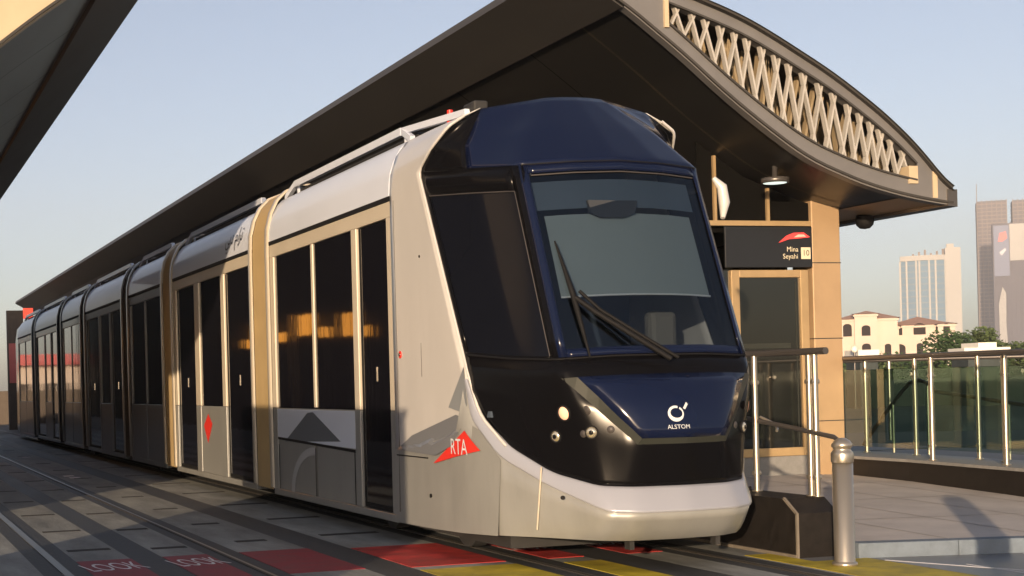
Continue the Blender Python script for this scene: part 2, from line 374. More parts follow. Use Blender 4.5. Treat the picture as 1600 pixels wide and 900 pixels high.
# bollard
bl = empty('bollard', (7.19, 9.97, 0), 'brushed steel bollard with domed cap standing by the kerb at lower right', 'bollard')
B().lathe([(.0, .0), (.095, .0), (.095, .03), (.082, .035), (.078, .04), (.078, .80), (.0, .80)], 7.19, 9.97, 32).build('body', 'steel', bl)
B().lathe([(.082, .80), (.085, .81), (.085, .865), (.08, .88), (.066, .895), (.066, .91), (.078, .92), (.078, .94), (.06, .965), (.03, .985), (0, .99)], 7.19, 9.97, 32).build('cap', 'steel', bl)

pp = empty('shadow_post', (6.0, 6.2, 0), 'thick post added out of view beyond the right edge to cast the shadow stripe on the ramp', 'bollard')  # unseen post added for the shadow stripe on the ramp
B().lathe([(0, 0), (.15, 0), (.14, .05), (.13, 1.2), (.12, 1.27), (.07, 1.32), (0, 1.33)], 6.05, 6.25, 24).build('body', 'steel', pp)
# ------------------------------------------------------------------ station and canopy
LOW = [(7.2, 5.88), (7.88, 5.5), (8.37, 5.14), (8.56, 5.01), (9.06, 4.60), (9.61, 4.21), (10.13, 3.88), (10.84, 3.62), (11.4, 3.49), (12.02, 3.40)]
UP = [(7.2, 5.95), (7.9, 5.86), (8.38, 5.73), (8.73, 5.62), (9.25, 5.45), (9.64, 5.27), (10.45, 4.84), (11.12, 4.40), (11.62, 3.98), (12.02, 3.52)]
def densify(P, n):
    x0, x1 = P[0][0], P[-1][0]; out = []
    for i in range(n+1):
        x = x0+(x1-x0)*i/n; e = .22
        out.append((x, sum(interp(P, min(x1, max(x0, x+e*k/3))) for k in range(-3, 4))/7))
    return out
def canopy(par, X, Y0, Y1, light):
    lo, up = densify(LOW, 40), densify(UP, 40)
    # soffit and roof skins, with thickness
    b = B()
    for P, t in ((lo, .05),):
        b.grid([[Vector((X(x), y, z)) for y in (Y0+.1, Y0+3, Y0+8, Y0+16, Y0+30, Y1)] for x, z in P])
        b.grid([[Vector((X(x), y, z+t)) for y in (Y0+.1, Y0+8, Y0+16, Y0+30, Y1)] for x, z in P])
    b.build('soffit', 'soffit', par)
    b = B(); b.grid([[Vector((X(x), y, z)) for y in (Y0-.06, Y0+16, Y1)] for x, z in up]); b.grid([[Vector((X(x), y, z-.05)) for y in (Y0-.06, Y0+16, Y1)] for x, z in up])
    b.build('roof_skin', 'rim', par)
    # soffit seams
    y = Y0+2.4
    while y < Y0+20:
        b = B()
        b.grid([[Vector((X(xa), y, za-.004)), Vector((X(xa), y+.02, za-.004))] for xa, za in lo])
        b.build('soffit_seam', 'rubber', par)
        y += 2.4
    # side rims
    b = B(); b.prism([(X(7.16), 5.86), (X(7.20), 5.97), (X(7.27), 5.98), (X(7.25), 5.84), (X(7.90), 5.475), (X(7.86), 5.455)], 'y', Y0, Y1)
    b.build('inner_rim', 'rim', par)
    b = B(); b.prism([(X(11.95), 3.37), (X(12.08), 3.36), (X(12.08), 3.56), (X(11.95), 3.56)], 'y', Y0-.02, Y1); b.build('outer_rim', 'darksteel', par)
    b = B()
    b.grid([[Vector((X(x_), y_, interp(lo, x_)-.008)) for y_ in (Y0+.05, Y0+6, Y1)] for x_ in (11.45, 11.6, 11.8, 11.94)])
    b.build('soffit_sun_strip', 'column', par)  # golden colour stands for sunlight caught along the soffit edge
    # fascia with an opening
    b = B(); fm = 'beige' if light else 'fascia'
    def cell(x0, x1, a0, a1, c0, c1):
        b.add([(X(x0), Y0, a0), (X(x1), Y0, a1), (X(x1), Y0, c1), (X(x0), Y0, c0), (X(x0), Y0+.12, a0), (X(x1), Y0+.12, a1), (X(x1), Y0+.12, c1), (X(x0), Y0+.12, c0)],
              [(0, 1, 2, 3), (7, 6, 5, 4), (0, 4, 5, 1), (3, 2, 6, 7)] )
    xs = sorted(set([x for x, _ in lo] + [8.38, 11.55]))
    for x0, x1 in zip(xs, xs[1:]):
        a0, a1, c0, c1 = interp(lo, x0), interp(lo, x1), interp(up, x0), interp(up, x1)
        if light or x0 < 8.375 or x1 > 11.56: cell(x0, x1, a0-.03, a1-.03, c0, c1)
        else:
            cell(x0, x1, a0-.03, a1-.03, a0+.19, a1+.19); cell(x0, x1, c0-.19, c1-.19, c0, c1)
    b.build('fascia', fm, par)
    b = B()                                             # thin proud mouldings along the chords
    for off, src, t in ((.0, lo, .025), (.19, lo, .02), (-.19, up, .02), (-.01, up, .03)):
        if light and abs(off) > .1: continue
        P = [(x, z) for x, z in src if (abs(off) < .1 or 8.38 <= x <= 11.55)]
        for (xa, za), (xb, zb) in zip(P, P[1:]): b.bar((X(xa), Y0-.015, za+off), (X(xb), Y0-.015, zb+off), .03, t, up=(0, 0, 1))
    b.build('fascia_moulding', 'rim', par)
    b = B()
    for bx in (((8.35), (8.40), Y0-.03, Y0+.3, 5.26, 5.56), ((11.43), (11.55), Y0-.02, Y0+.3, 3.62, 3.82), ((11.76), (11.82), Y0-.012, Y0+.02, 3.46, 3.78)):
        B().box(X(bx[0]), X(bx[1]), *bx[2:]).build('end_plate', 'beige', par)
    if light: return
    # lattice
    rnd = random.Random(3)
    b1, b2 = B(), B()
    x = 8.44; up_ = True
    while x < 11.38:
        dx = rnd.choice([.13, .15, .17]) * (1 if x < 10.5 else .85)
        xa, xb = (x, x+dx) if up_ else (x+dx, x)
        xa = min(xa, 11.5); xb = min(xb, 11.5)
        b1.bar((X(xa), Y0+.06, interp(lo, xa)+.17), (X(xb), Y0+.06, interp(up, xb)-.17), .022, .055+.015*rnd.random(), up=(0, 1, 0))
        x += dx*rnd.choice([.5, .6, .65]); up_ = not up_
    x = 8.45
    while x < 11.4:
        dx = rnd.choice([-.2, -.12, .12, .2]); xb = min(11.5, max(8.42, x+dx))
        b2.bar((X(x), Y0+.32, interp(lo, x)+.12), (X(xb), Y0+.32, interp(up, xb)-.1), .03, .075, up=(0, 1, 0))
        b2.bar((X(x+.05), Y0+.62, interp(lo, x)+.1), (X(min(11.5, max(8.42, x-dx))), Y0+.62, interp(up, x)-.1), .03, .07, up=(0, 1, 0))
        x += .105
    b1.build('lattice', 'trussL', par); b2.build('rear_lattice', 'trussD', par)
    b = B(); b.prism([(X(x), z) for x, z in lo] + [(X(x), z) for x, z in up[::-1]], 'y', Y0+1.0, Y0+1.05); b.build('lattice_backing', 'trussD', par)

def station(name, label, X, Yc, Yw, Y1, light, xin):
    st = empty(name, (X(9.5), Yw, 0), label, 'station')
    canopy(st, X, Yc, Y1, light)
    # column
    for yy in (Yw-.02,):
        c = B().box(X(11.03), X(11.43), yy, yy+.42, 0, 3.75).build('column', 'column', st, bevel=.012)
        bb = B()
        for z in (.9, 1.9, 2.82): bb.box(X(11.026), X(11.434), yy-.003, yy+.424, z, z+.012)
        bb.build('panel_joint', 'rim', c)
    B().box(X(11.5), X(11.75), Yw+2.2, Yw+2.45, 0, 3.6).build('column', 'column', st, bevel=.012)
    # end wall : base, door, sign, transom
    B().box(X(xin), X(11.02), Yw, Yw+.1, 0, .5).build('wall_base', 'coping', st)
    d = B(); fx0, fx1 = 9.9, 10.96
    d.box(X(fx0), X(fx0+.11), Yw-.03, Yw+.06, .5, 2.74); d.box(X(fx1-.11), X(fx1), Yw-.03, Yw+.06, .5, 2.74); d.box(X(fx0+.11), X(fx1-.11), Yw-.03, Yw+.06, 2.65, 2.74); d.box(X(fx0+.11), X(fx1-.11), Yw-.03, Yw+.06, .5, .6)
    door = d.build('door', 'frame', st, bevel=.006)
    B().box(X(fx0+.11), X(fx1-.11), Yw+.0, Yw+.03, .6, 2.65).build('door_glass', 'doorglass', door)
    e = B(); e.box(X(fx0+.13), X(fx1-.25), Yw-.004, Yw-.001, 1.80, 1.86); e.box(X(fx1-.17), X(fx1-.155), Yw-.004, Yw-.001, .62, 2.6); e.build('glazing_line', 'chamfer', door)
    B().tube([(X(10.45), Yw-.01, 1.45), (X(10.45), Yw-.04, 1.45)], .022, 12).build('handle', 'steel', door)
    B().box(X(xin), X(fx0-.005), Yw+.01, Yw+.07, .5, 2.74).build('glass_wall', 'doorglass', st)
    for xx in [q for q in (8.6, 9.3) if q > xin+.1]: B().box(X(xx), X(xx+.06), Yw-.02, Yw+.005, .5, 2.74).build('mullion', 'frame', st)
    B().box(X(xin), X(11.02), Yw-.03, Yw+.08, 3.27, 3.33).build('beam', 'frame', st)
    # transom glass above the beam: follows the soffit
    xq = max(xin, 9.5); pts = [(X(xq), 3.33), (X(11.02), 3.33), (X(11.02), 3.55)] + [(X(x), interp(LOW, x)-.02) for x in (10.8, 10.13, 9.75, xq)]
    B().prism(pts, 'y', Yw+.02, Yw+.05).build('transom_panel', 'transom', st)
    for xx in (9.7, 10.42): B().box(X(xx), X(xx+.035), Yw-.02, Yw+.019, 3.33, interp(LOW, xx)-.05).build('transom_mullion', 'frame', st)
    # long sides
    B().box(X(xin), X(xin+.06), Yw+.1, 64 if light else Y1-2, .47, 4.8 if light else 3.0).build('platform_screen', 'transom' if light else 'doorglass', st)  # unseen opposite screen lengthened and raised to darken reflections in the tram windows
    if not light: B().box(X(7.95), X(10.9), Yw+.1, Y1-2, 3.20, 3.26).build('ceiling_panel', 'transom', st)
    B().box(X(10.98), X(11.03), Yw+.5, Y1-2, .47, 3.6).build('rear_glass_wall', 'doorglass', st)
    y = Yw+3
    while y < Y1-3:
        B().box(X(xin)-.03, X(xin)+.09, y, y+.12, .47, 3.0).build('screen_post', 'frame', st); y += 4.5
    return st

XR = lambda x: x
st = station('station_building', 'tram station with leaf shaped metal canopy, lattice gable and golden end door', XR, 14.5, 15.8, 75, False, 7.95)
# sign board with writing
sg = B().box(9.82, 11.02, 15.76, 15.79, 2.77, 3.26).build('sign_board', 'sign', st, bevel=.005)
def wt(txt, size, x, z, name, m, sx=1, par=sg): return textmesh(txt, size, lambda a, c: (x+a*sx, 15.756, z+c), name, m, par)
tanm = mat('pale_lettering', (.62, .56, .42), .5)
redsw = mat('sign_red', (.75, .05, .05), .4, emit=(1, .1, .08), estr=.25); whsw = mat('sign_pale_red', (.9, .45, .38), .4)
b = B(); b.prism([(10.55, 3.065), (10.66, 3.15), (10.76, 3.185), (10.90, 3.19), (10.99, 3.135), (10.85, 3.12), (10.70, 3.11)], 'y', 15.754, 15.76); b.build('swoosh', redsw, sg)
b = B(); b.prism([(10.76, 3.13), (10.82, 3.165), (10.90, 3.165), (10.93, 3.14)], 'y', 15.751, 15.7545); b.build('swoosh_highlight', whsw, sg)
wt('Mina', .085, 10.74, 2.985, 'station_name', tanm); wt('Seyahi', .085, 10.71, 2.90, 'station_name', tanm)
b = B(); b.box(10.86, 10.99, 15.755, 15.76, 2.87, 3.01); b.build('number_plate', tanm, sg)
textmesh('10', .10, lambda a, c: (10.925+a, 15.753, 2.94+c), 'number', M['sign'], sg)
# downlight and dome camera
dl = empty('downlight', (10.06, 15.04, 3.8), 'small round white downlight glowing under the canopy above the door', 'light')
B().lathe([(0, 3.70), (.13, 3.70), (.14, 3.715), (.14, 3.75), (0, 3.75)], 10.15, 15.2, 20).build('diffuser', 'lightoff', dl)
B().lathe([(.142, 3.70), (.16, 3.70), (.16, 3.76), (.03, 3.765), (.03, 3.9), (0, 3.9)], 10.15, 15.2, 20).build('ring', 'darksteel', dl)
dc = empty('dome_camera', (11.9, 15.9, 3.45), 'round black camera hanging under the right edge of the canopy', 'camera')
B().lathe([(0, 3.25), (.06, 3.26), (.10, 3.30), (.115, 3.36), (.10, 3.42), (.06, 3.46), (0, 3.47)], 11.88, 15.9, 20).build('dome', 'rubber', dc)
B().tube([(11.88, 15.9, 3.45), (11.88, 15.9, 3.56)], .03, 10).build('stem', 'darksteel', dc)

XL = lambda x: 10.2 - x
station('station_building', 'opposite station whose dark canopy and beige gable corner cut across the upper left', XL, 14.1, 18.6, 35.5, True, 9.35)
struct(B().box(-4, .85, 18.3, 75, 0, .47).build('opposite_platform', M['coping']))
lw = empty('shade_wall', (-.25, 9, 0), 'long wall added out of view left of the tracks to shade the lower tram side', 'wall')  # added out of view to shade the tram side below the belt
B().box(-.35, -.15, 5.9, 12.0, 0, 2.42).build('wall_body', 'beige', lw)
B().box(-.38, -.12, 5.88, 12.02, 2.42, 2.47).build('coping', 'coping', lw)

# ------------------------------------------------------------------ tram
CX = 5.94
tram = empty('tram', (CX, 10.35, 0), 'long white and silver tram with faceted navy and black nose standing at the station', 'tram')
ROWS = [
 [(0, 10.2, .67), (.4, 10.25, .67), (.62, 10.37, .68), (.82, 10.75, .77), (1.0, 11.12, .96)],
 [(0, 10.13, 1.0), (.38, 10.2, 1.0), (.7, 10.44, 1.04), (.95, 10.92, 1.12), (1.12, 11.45, 1.24)],
 [(0, 10.2, 1.3), (.4, 10.27, 1.3), (.78, 10.48, 1.3), (.99, 10.98, 1.34), (1.17, 11.50, 1.42)],
 [(0, 10.42, 1.57), (.4, 10.45, 1.57), (.83, 10.54, 1.55), (1.01, 11.02, 1.57), (1.18, 11.56, 1.62)],
 [(0, 11.1, 3.27), (.4, 11.14, 3.26), (.82, 11.26, 3.24), (1.02, 11.85, 3.30), (1.18, 12.57, 3.36)],
 [(0, 11.46, 3.60), (.3, 11.48, 3.59), (.60, 11.56, 3.58), (1.0, 11.93, 3.50), (1.17, 12.28, 3.52)],
 [(0, 11.83, 3.92), (.12, 11.84, 3.92), (.26, 11.86, 3.915), (.80, 12.04, 3.84), (1.08, 12.08, 3.68)],
]
def raw(u, v):
    s = -1 if u < 0 else 1; u = min(abs(u), 4); v = min(max(v, 0), 6)
    i = min(int(u), 3); j = min(int(v), 5); a, c = u-i, v-j
    p = [lerp(lerp(Vector(ROWS[j][i]), Vector(ROWS[j][i+1]), a), lerp(Vector(ROWS[j+1][i]), Vector(ROWS[j+1][i+1]), a), c)][0]
    return Vector((p.x*s, p.y, p.z))
def NP(u, v, off=0., side=1):
    k_ = 1 if v < 3.9 else .35
    du, dv = min(.16*k_, 4-abs(u)), min(.10*k_, v, 6-v)
    acc = Vector()
    for a in (-1, -.5, 0, .5, 1):
        for c in (-1, 0, 1):
            uu, vv = u+a*du, v+c*dv
            p = raw(uu if abs(uu) <= 4 else math.copysign(4, uu), vv)
            acc += p
    p = acc/15
    if off:
        e = .02
        n = (NP(u+e, v)-NP(u-e, v)).cross(NP(u, v+e)-NP(u, v-e)); n.normalize()
        p = p + n*off
    return p if off and side == 0 else p
def W(p): return Vector((CX + p.x, p.y, p.z))
def rng(a, b, step):
    n = max(1, round((b-a)/step)); return [a+(b-a)*i/n for i in range(n+1)]
def patch(u0, u1, v0, v1, off=0., st=.125, sv=.125):
    return [[W(NP(u, v, off)) for u in rng(u0, u1, st)] for v in rng(v0, v1, sv)]
# orientation of off: outward (-Y) check
_t = NP(0, 2, .1).y < NP(0, 2).y
SG = 1 if _t else -1
mask = B()
WS = (1.84, 3.10, 3.955)       # windscreen half width in u, v range
SW = (2.16, 3.90, 3.06, 3.87)  # side window
vb = [0, WS[1], WS[2], 6]; 
mask.grid(patch(-4, 4, 0, 3.05)) 
for s in (-1, 1):
    a, c = sorted((s*WS[0], s*SW[0])); mask.grid(patch(a, c, 3.05, 4.02))
    a, c = sorted((s*SW[0], s*4)); mask.grid(patch(a, c, 3.05, SW[2])); mask.grid(patch(a, c, SW[3], 4.02))
    a, c = sorted((s*SW[1], s*4)); mask.grid(patch(a, c, SW[2], SW[3]))
    a, c = sorted((s*3.0, s*4)); mask.grid(patch(a, c, 4.02, 6))
mk = mask.build('front_mask', 'maskblack', tram, solid=.012)
vis = B(); vis.grid(patch(-3.0, 3.0, 4.02, 6, .001*SG)); vis.build('visor', 'navy', tram, solid=.014)
fr = B()
fr.grid(patch(-WS[0], WS[0], 3.05, WS[1], .002*SG)); fr.build('windscreen_sill', 'navy', tram, solid=.012)
B().grid(patch(-WS[0], WS[0], WS[2], 4.02, .002*SG)).build('windscreen_header', 'navy', tram, solid=.012)
# corner pillars, navy outside
for s in (-1, 1):
    b = B(); a, c = sorted((s*1.84, s*2.0)); b.grid(patch(a, c, 3.05, 4.02, .006*SG)); b.build('pillar_trim', 'navy', tram, solid=.008)
ws = B(); ws.grid(patch(-WS[0], WS[0], WS[1], WS[2], -.006*SG)); ws_o = ws.build('windscreen', 'windscreen', tram)
# seam lines
def seam(pts, r, name='seam', m='rubber', par=tram): return B().tube(pts, r, 6).build(name, m, par)
seamm = mat('seam_grey', (.05, .045, .045), .5)
seam([W(NP(u, 3.04, .004*SG)) for u in rng(-3.95, 3.95, .2)], .008)
seam([W(NP(u, 4.02, .004*SG)) for u in rng(-1.95, 1.95, .2)], .008)
for s in (-1, 1):
    B().grid(patch(*sorted((s*SW[0], s*SW[1])), SW[2], SW[3], -.008*SG)).build('side_window', 'cabglass', tram)
    q = [W(NP(s*SW[0], v, .003*SG)) for v in rng(SW[2], SW[3], .1)] + [W(NP(s*uu, SW[3], .003*SG)) for uu in rng(SW[0], SW[1], .2)][1:]
    B().tube(q, .006, 6).build('window_seam', seamm, tram)
# windscreen edge line (pale blue gasket)
q = [W(NP(u, WS[2]-.01, .002*SG)) for u in rng(-1.8, 1.8, .2)]
B().tube(q, .006, 6).build('gasket', seamm, tram)
# hood plate: navy plate with chamfer strips
def FS(x, z):   # point on the nose at given half-width and height (mask rows 0..3)
    def vz(u):
        a_, b_ = 0., 3.4
        for _ in range(18):
            m_ = (a_+b_)/2
            if NP(u, m_).z < z: a_ = m_
            else: b_ = m_
        return (a_+b_)/2
    l_, h_ = 0., 3.4
    for _ in range(16):
        m_ = (l_+h_)/2
        if NP(m_, vz(m_)).x < abs(x): l_ = m_
        else: h_ = m_
    u = (l_+h_)/2
    return (-u if x < 0 else u), vz(u)
def onface(x, z, off): 
    u, v = FS(x, z); return W(NP(u, v, off*SG))
hood = B(); zt, zb = 1.50, 1.03
nx = 12; rowsh = []
for j in range(7):
    t = j/6; z = lerp(zt, zb, t); hw = lerp(.72, .345, t)
    rowsh.append([onface(lerp(-hw, hw, i/nx), z, .03) for i in range(nx+1)])
hood.grid(rowsh); hd = hood.build('hood', 'navy', tram, solid=.01)
ch = B()
for s in (-1, 1):
    L = [(.72, 1.50, .82, 1.50), (.53, 1.265, .605, 1.25), (.345, 1.03, .375, .99)]
    L2 = []
    for k in range(7):
        t = k/6*2; i = min(int(t), 1); a = t-i
        L2.append([lerp(L[i][q], L[i+1][q], a) for q in range(4)])
    ch.grid([[onface(s*a, z1, .03), onface(s*c, z2, .004)] for a, z1, c, z2 in L2], False)
ch.grid([[onface(lerp(-.345, .345, k/8), 1.03, .03), onface(lerp(-.375, .375, k/8), .99, .004)] for k in range(9)], False)
ch.build('hood_chamfer', 'chamfer', tram, solid=.008)
# emblem on the hood
em = B(); c0 = Vector((-.07, 0, 1.205)); n = 28
def sgn(x, z): return onface(x, z, .038)
rings = []
for k in range(n+1):
    a = R(70) + 2*math.pi*.96*k/n; wd = .012 + .014*math.sin(math.pi*min(1, k/n*1.1))**2
    rings.append([sgn(c0.x+math.cos(a)*(.062-wd), c0.z+math.sin(a)*(.055-wd)*1.0), sgn(c0.x+math.cos(a)*.060, c0.z+math.sin(a)*.060)])
em.grid(rings, False)
em.grid([[sgn(-.01, 1.245), sgn(.005, 1.235)], [sgn(.022, 1.285), sgn(.032, 1.27)]], False)
em.build('emblem', 'whitedecal', hd)
textmesh('ALSTOM', .045, lambda a, c: sgn(-.06+a, 1.105+c), 'lettering', M['whitedecal'], hd)
# head lamps
for s in (-1, 1):
    for (x, z, rad, m, nm) in ((.80, 1.235, .053, 'lampamber', 'indicator_lamp'), (.82, 1.055, .042, 'lamp', 'headlight'), (.655, 1.085, .042, 'lamp', 'headlight')):
        u, v = FS(s*x, z); p = W(NP(u, v)); nn = (W(NP(u, v, .1*SG))-p).normalized()
        ax = nn.cross(Vector((0, 0, 1))).normalized(); ay = ax.cross(nn)
        def disc(rr, o1): return [p + nn*o1 + (ax*math.cos(2*math.pi*k/24)+ay*math.sin(2*math.pi*k/24))*rr for k in range(25)]
        lensb = B(); lensb.grid([disc(rad*.99, .009), disc(rad*.8, .018), disc(rad*.45, .024), disc(.001, .026)]) ; lo_ = lensb.build(nm, m, tram)
        B().grid([disc(rad*1.25, .004), disc(rad*1.2, .016), disc(rad*1.02, .018), disc(rad*.99, .008)]).build('bezel', 'rubber', lo_)
        if nm == 'headlight': B().grid([disc(rad*.42, .027), disc(rad*.3, .03), disc(.001, .031)]).build('bulb', 'black', lo_)
        for (dx, dz, r2) in ((.12, .02, .03),):
            u, v = FS(s*(x-dx), z+dz); p2 = W(NP(u, v)); 
            p, pp = p2, p
            B().grid([disc(rad*.7, .006), disc(rad*.6, .012), disc(.001, .014)]).build('lamp_cover', seamm, tram)
# wiper
wp = B()
def wsp(x, z, off):   # on the windscreen
    v = 3+(z-1.57)/(3.26-1.57)*1.0
    u = x/.41 if abs(x) < .4 else math.copysign(1+(abs(x)-.4)/.42, x)
    return W(NP(u, v, off*SG))
wp.tube([wsp(.0, 1.50, .10), wsp(-.25, 1.78, .09), wsp(-.48, 1.98, .07), wsp(-.61, 2.12, .05)], .021, 8)
wp.tube([wsp(.07, 1.53, .09), wsp(-.2, 1.80, .08), wsp(-.45, 2.01, .06), wsp(-.57, 2.17, .05)], .014, 8)
w_o = wp.build('wiper', 'rubber', tram)
B().tube([wsp(-.59, 1.63, .02), wsp(-.605, 1.9, .03), wsp(-.62, 2.15, .04), wsp(-.64, 2.35, .03), wsp(-.665, 2.60, .015)], [.008, .018, .024, .016, .007], 8).build('blade', 'rubber', w_o)
B().box(CX-.09, CX+.15, 10.33, 10.42, 1.465, 1.50).build('wiper_mount', 'rubber', w_o)
# cab interior behind the windscreen
ci = B()
def inn(x, z, o): q = 3+(z-1.57)/1.69; v = q; u = x/.41 if abs(x) < .4 else math.copysign(1+(abs(x)-.4)/.42, x); return W(NP(u, v, -o*SG))
B().grid([[inn(x, z, .09) for x in rng(-.68, .68, .2)] for z in (2.19, 2.5, 2.86)]).build('sun_blind', 'blind', tram)
B().tube([inn(x, 2.185, .085) for x in rng(-.68, .68, .2)], .009, 6).build('blind_rail', 'whitedecal', tram)
B().grid([[inn(x, z, .07) for x in rng(-.74, .72, .2)] for z in (2.9, 3.0, 3.14)]).build('header_panel', 'blindup', tram)
b = B(); q = [(-.22, 2.93), (.22, 2.93), (.2, 2.83), (.1, 2.79), (-.1, 2.79), (-.2, 2.83)]
b.prism([(CX-.12+a, z) for a, z in q], 'y', 10.98, 11.02); b.build('mirror_housing', 'interior', tram)
b = B(); b.box(CX-.8, CX+.8, 10.62, 11.2, 1.50, 1.62); b.box(CX-.45, CX+.1, 10.8, 11.1, 1.62, 1.72); b.build('dashboard', 'interior', tram)
B().box(CX-.42, CX-.12, 10.72, 10.78, 1.625, 1.66).build('dash_lamp', 'red', tram)
b = B(); b.box(CX+.40, CX+.66, 11.35, 11.5, 1.45, 2.05); b.build('driver_seat', 'seatcream', tram, bevel=.05)
B().tube([(CX+.2, 10.75, 1.62), (CX+.21, 10.75, 1.70)], [.02, .03], 10).build('gooseneck_lamp', 'chrome', tram)
b = B(); b.box(CX-1.1, CX+1.1, 13.0, 13.1, .5, 3.6); b.box(CX-1.1, CX+1.1, 11.3, 13.0, 1.2, 1.25); b.build('cab_bulkhead', mat('cab_bulkhead_blue', (.05, .07, .10), .7), tram)

# lower shell : lip, bumper skirt
LIP0 = [Vector(p) for p in ROWS[0]] + [Vector((1.13, 11.45, 1.22)), Vector((1.185, 11.56, 1.52))]
LIP1 = [Vector(p) for p in [(0, 10.10, .475), (.4, 10.14, .475), (.62, 10.25, .485), (.86, 10.74, .665), (1.07, 11.20, .885), (1.165, 11.53, 1.19), (1.19, 11.6, 1.52)]]
BOT = [Vector(p) for p in [(0, 10.27, .25), (.4, 10.30, .25), (.62, 10.40, .255), (.87, 10.82, .255), (1.08, 11.25, .245), (1.15, 11.75, .23), (1.18, 12.3, .215)]]
def smoothcurve(P, n=6):
    out = []
    for i in range(len(P)-1):
        for k in range(n): out.append(lerp(P[i], P[i+1], k/n))
    out.append(P[-1])
    res = []
    for i, p in enumerate(out):
        acc = Vector(); c = 0
        for k in range(-1, 2):
            if 0 <= i+k < len(out): acc += out[i+k]; c += 1
        res.append(acc/c if 0 < i < len(out)-1 else p)
    return res
def both(P):    # mirror to both halves
    return [Vector((-p.x, p.y, p.z)) for p in P[::-1]][:-1] + P
c0_, c1_, c2_ = (smoothcurve(P) for P in (LIP0, LIP1, BOT))
def out2(p, d):  # push outwards in plan
    n = Vector((p.x*.9, (p.y-12.6)*.55, 0)); n.normalize(); return p + n*d
lip = []
for t, o in ((0, -.01), (0.02, .016), (.12, .022), (.5, .020), (.88, .022), (.98, .018), (1., .0)):
    lip.append([W(out2(lerp(a, c, t), o)) for a, c in zip(both(c0_), both(c1_))])
B().grid(lip).build('bumper_lip', 'lip', tram)
sk_ = []
for t, o in ((-.01, -.01), (0, .002), (.3, .004), (.6, .0), (.85, -.012), (1., -.035)):
    sk_.append([W(out2(lerp(a, c, t), o)) for a, c in zip(both(c1_), both(c2_))])
B().grid(sk_).build('bumper_skirt', 'silver', tram)
# small front details
for x in (-.33, .42): B().box(CX+x-.02, CX+x+.02, 10.42, 10.5, .17, .27).build('tow_bracket', 'dark', tram)
for s in (-1, 1):
    p = W(out2(Vector((.8*s, 10.62, .585)), .036)); B().tube([p, p+Vector((.01*s, -.012, 0))], .016, 10).build('tow_cap', 'rubber', tram)
    # seam from the lip to the skirt bottom
    a = lerp(c1_[19], c1_[19], 0); q = [W(out2(Vector((s*lerp(c1_[19].x, c2_[19].x, t), lerp(c1_[19].y, c2_[19].y, t), lerp(c1_[19].z, c2_[19].z, t))), .016)) for t in (-.25, 0, .3, .6, .85)]
    B().tube(q, .008, 6).build('skirt_seam', 'cream', tram)

# white cab side shells : from the mask edge back to the first door
ED = [Vector(p) for p in [(1.165, 11.95, .215), (1.165, 11.75, .5), (1.165, 11.66, .86), (1.172, 11.6, 1.18)]]
side_E = [Vector((1.10, 11.30, .99)), Vector((1.15, 11.48, 1.15)), Vector((1.172, 11.54, 1.38)), Vector((1.185, 11.57, 1.6)),
          Vector((1.185, 11.97, 2.3)), Vector((1.185, 12.40, 3.06)), Vector((1.185, 12.575, 3.37)), Vector((1.172, 12.29, 3.53)), Vector((1.09, 12.08, 3.69)), Vector((.95, 12.06, 3.78)), Vector((.80, 12.05, 3.85))]
zs = [.85, 1.08, 1.35, 1.6, 2.3, 3.0, 3.27, 3.45, 3.62, 3.76, 3.83]
xs_ = [1.18, 1.18, 1.18, 1.18, 1.18, 1.18, 1.18, 1.165, 1.11, 1.0, .82]
side_S = [Vector((a, 13.36, z)) for a, z in zip(xs_, zs)]
for s in (-1, 1):
    G = []
    for e_, s_ in zip(side_E, side_S):
        row = []
        for k in range(13):
            t = k/12; p = lerp(e_, s_, t); p.x = e_.x + (s_.x-e_.x)*(1-(1-t)**2)
            row.append(W(Vector((p.x*s, p.y, p.z))))
        G.append(row)
    # refine vertically
    G2 = []
    for a, c in zip(G, G[1:]):
        for k in range(3): G2.append([lerp(p, q, k/3) for p, q in zip(a, c)])
    G2.append(G[-1])
    o = B().grid(G2).build('cab_side', 'white', tram, solid=.01)
    if s == -1: cabL = o; BV = BVHTree.FromPolygons([tuple(p) for row in G2 for p in row], [(i*13+j, i*13+j+1, (i+1)*13+j+1, (i+1)*13+j) for i in range(len(G2)-1) for j in range(12)])
    # lower grey skirt panel covering the nose corner
    E2 = [BOT[-3], lerp(BOT[-3], LIP1[-3], .5), LIP1[-3], LIP1[-2], ]
    # bright strip along the mask edge
    q = [W(Vector((s*(p.x+.004), p.y-.012, p.z))) for p in smoothcurve([Vector((1.03, 11.16, .97)), Vector((1.13, 11.45, 1.22)), *[v for v in side_E[3:10]]], 5)]
    B().tube(q, .014, 8).build('mask_trim', 'white', tram)
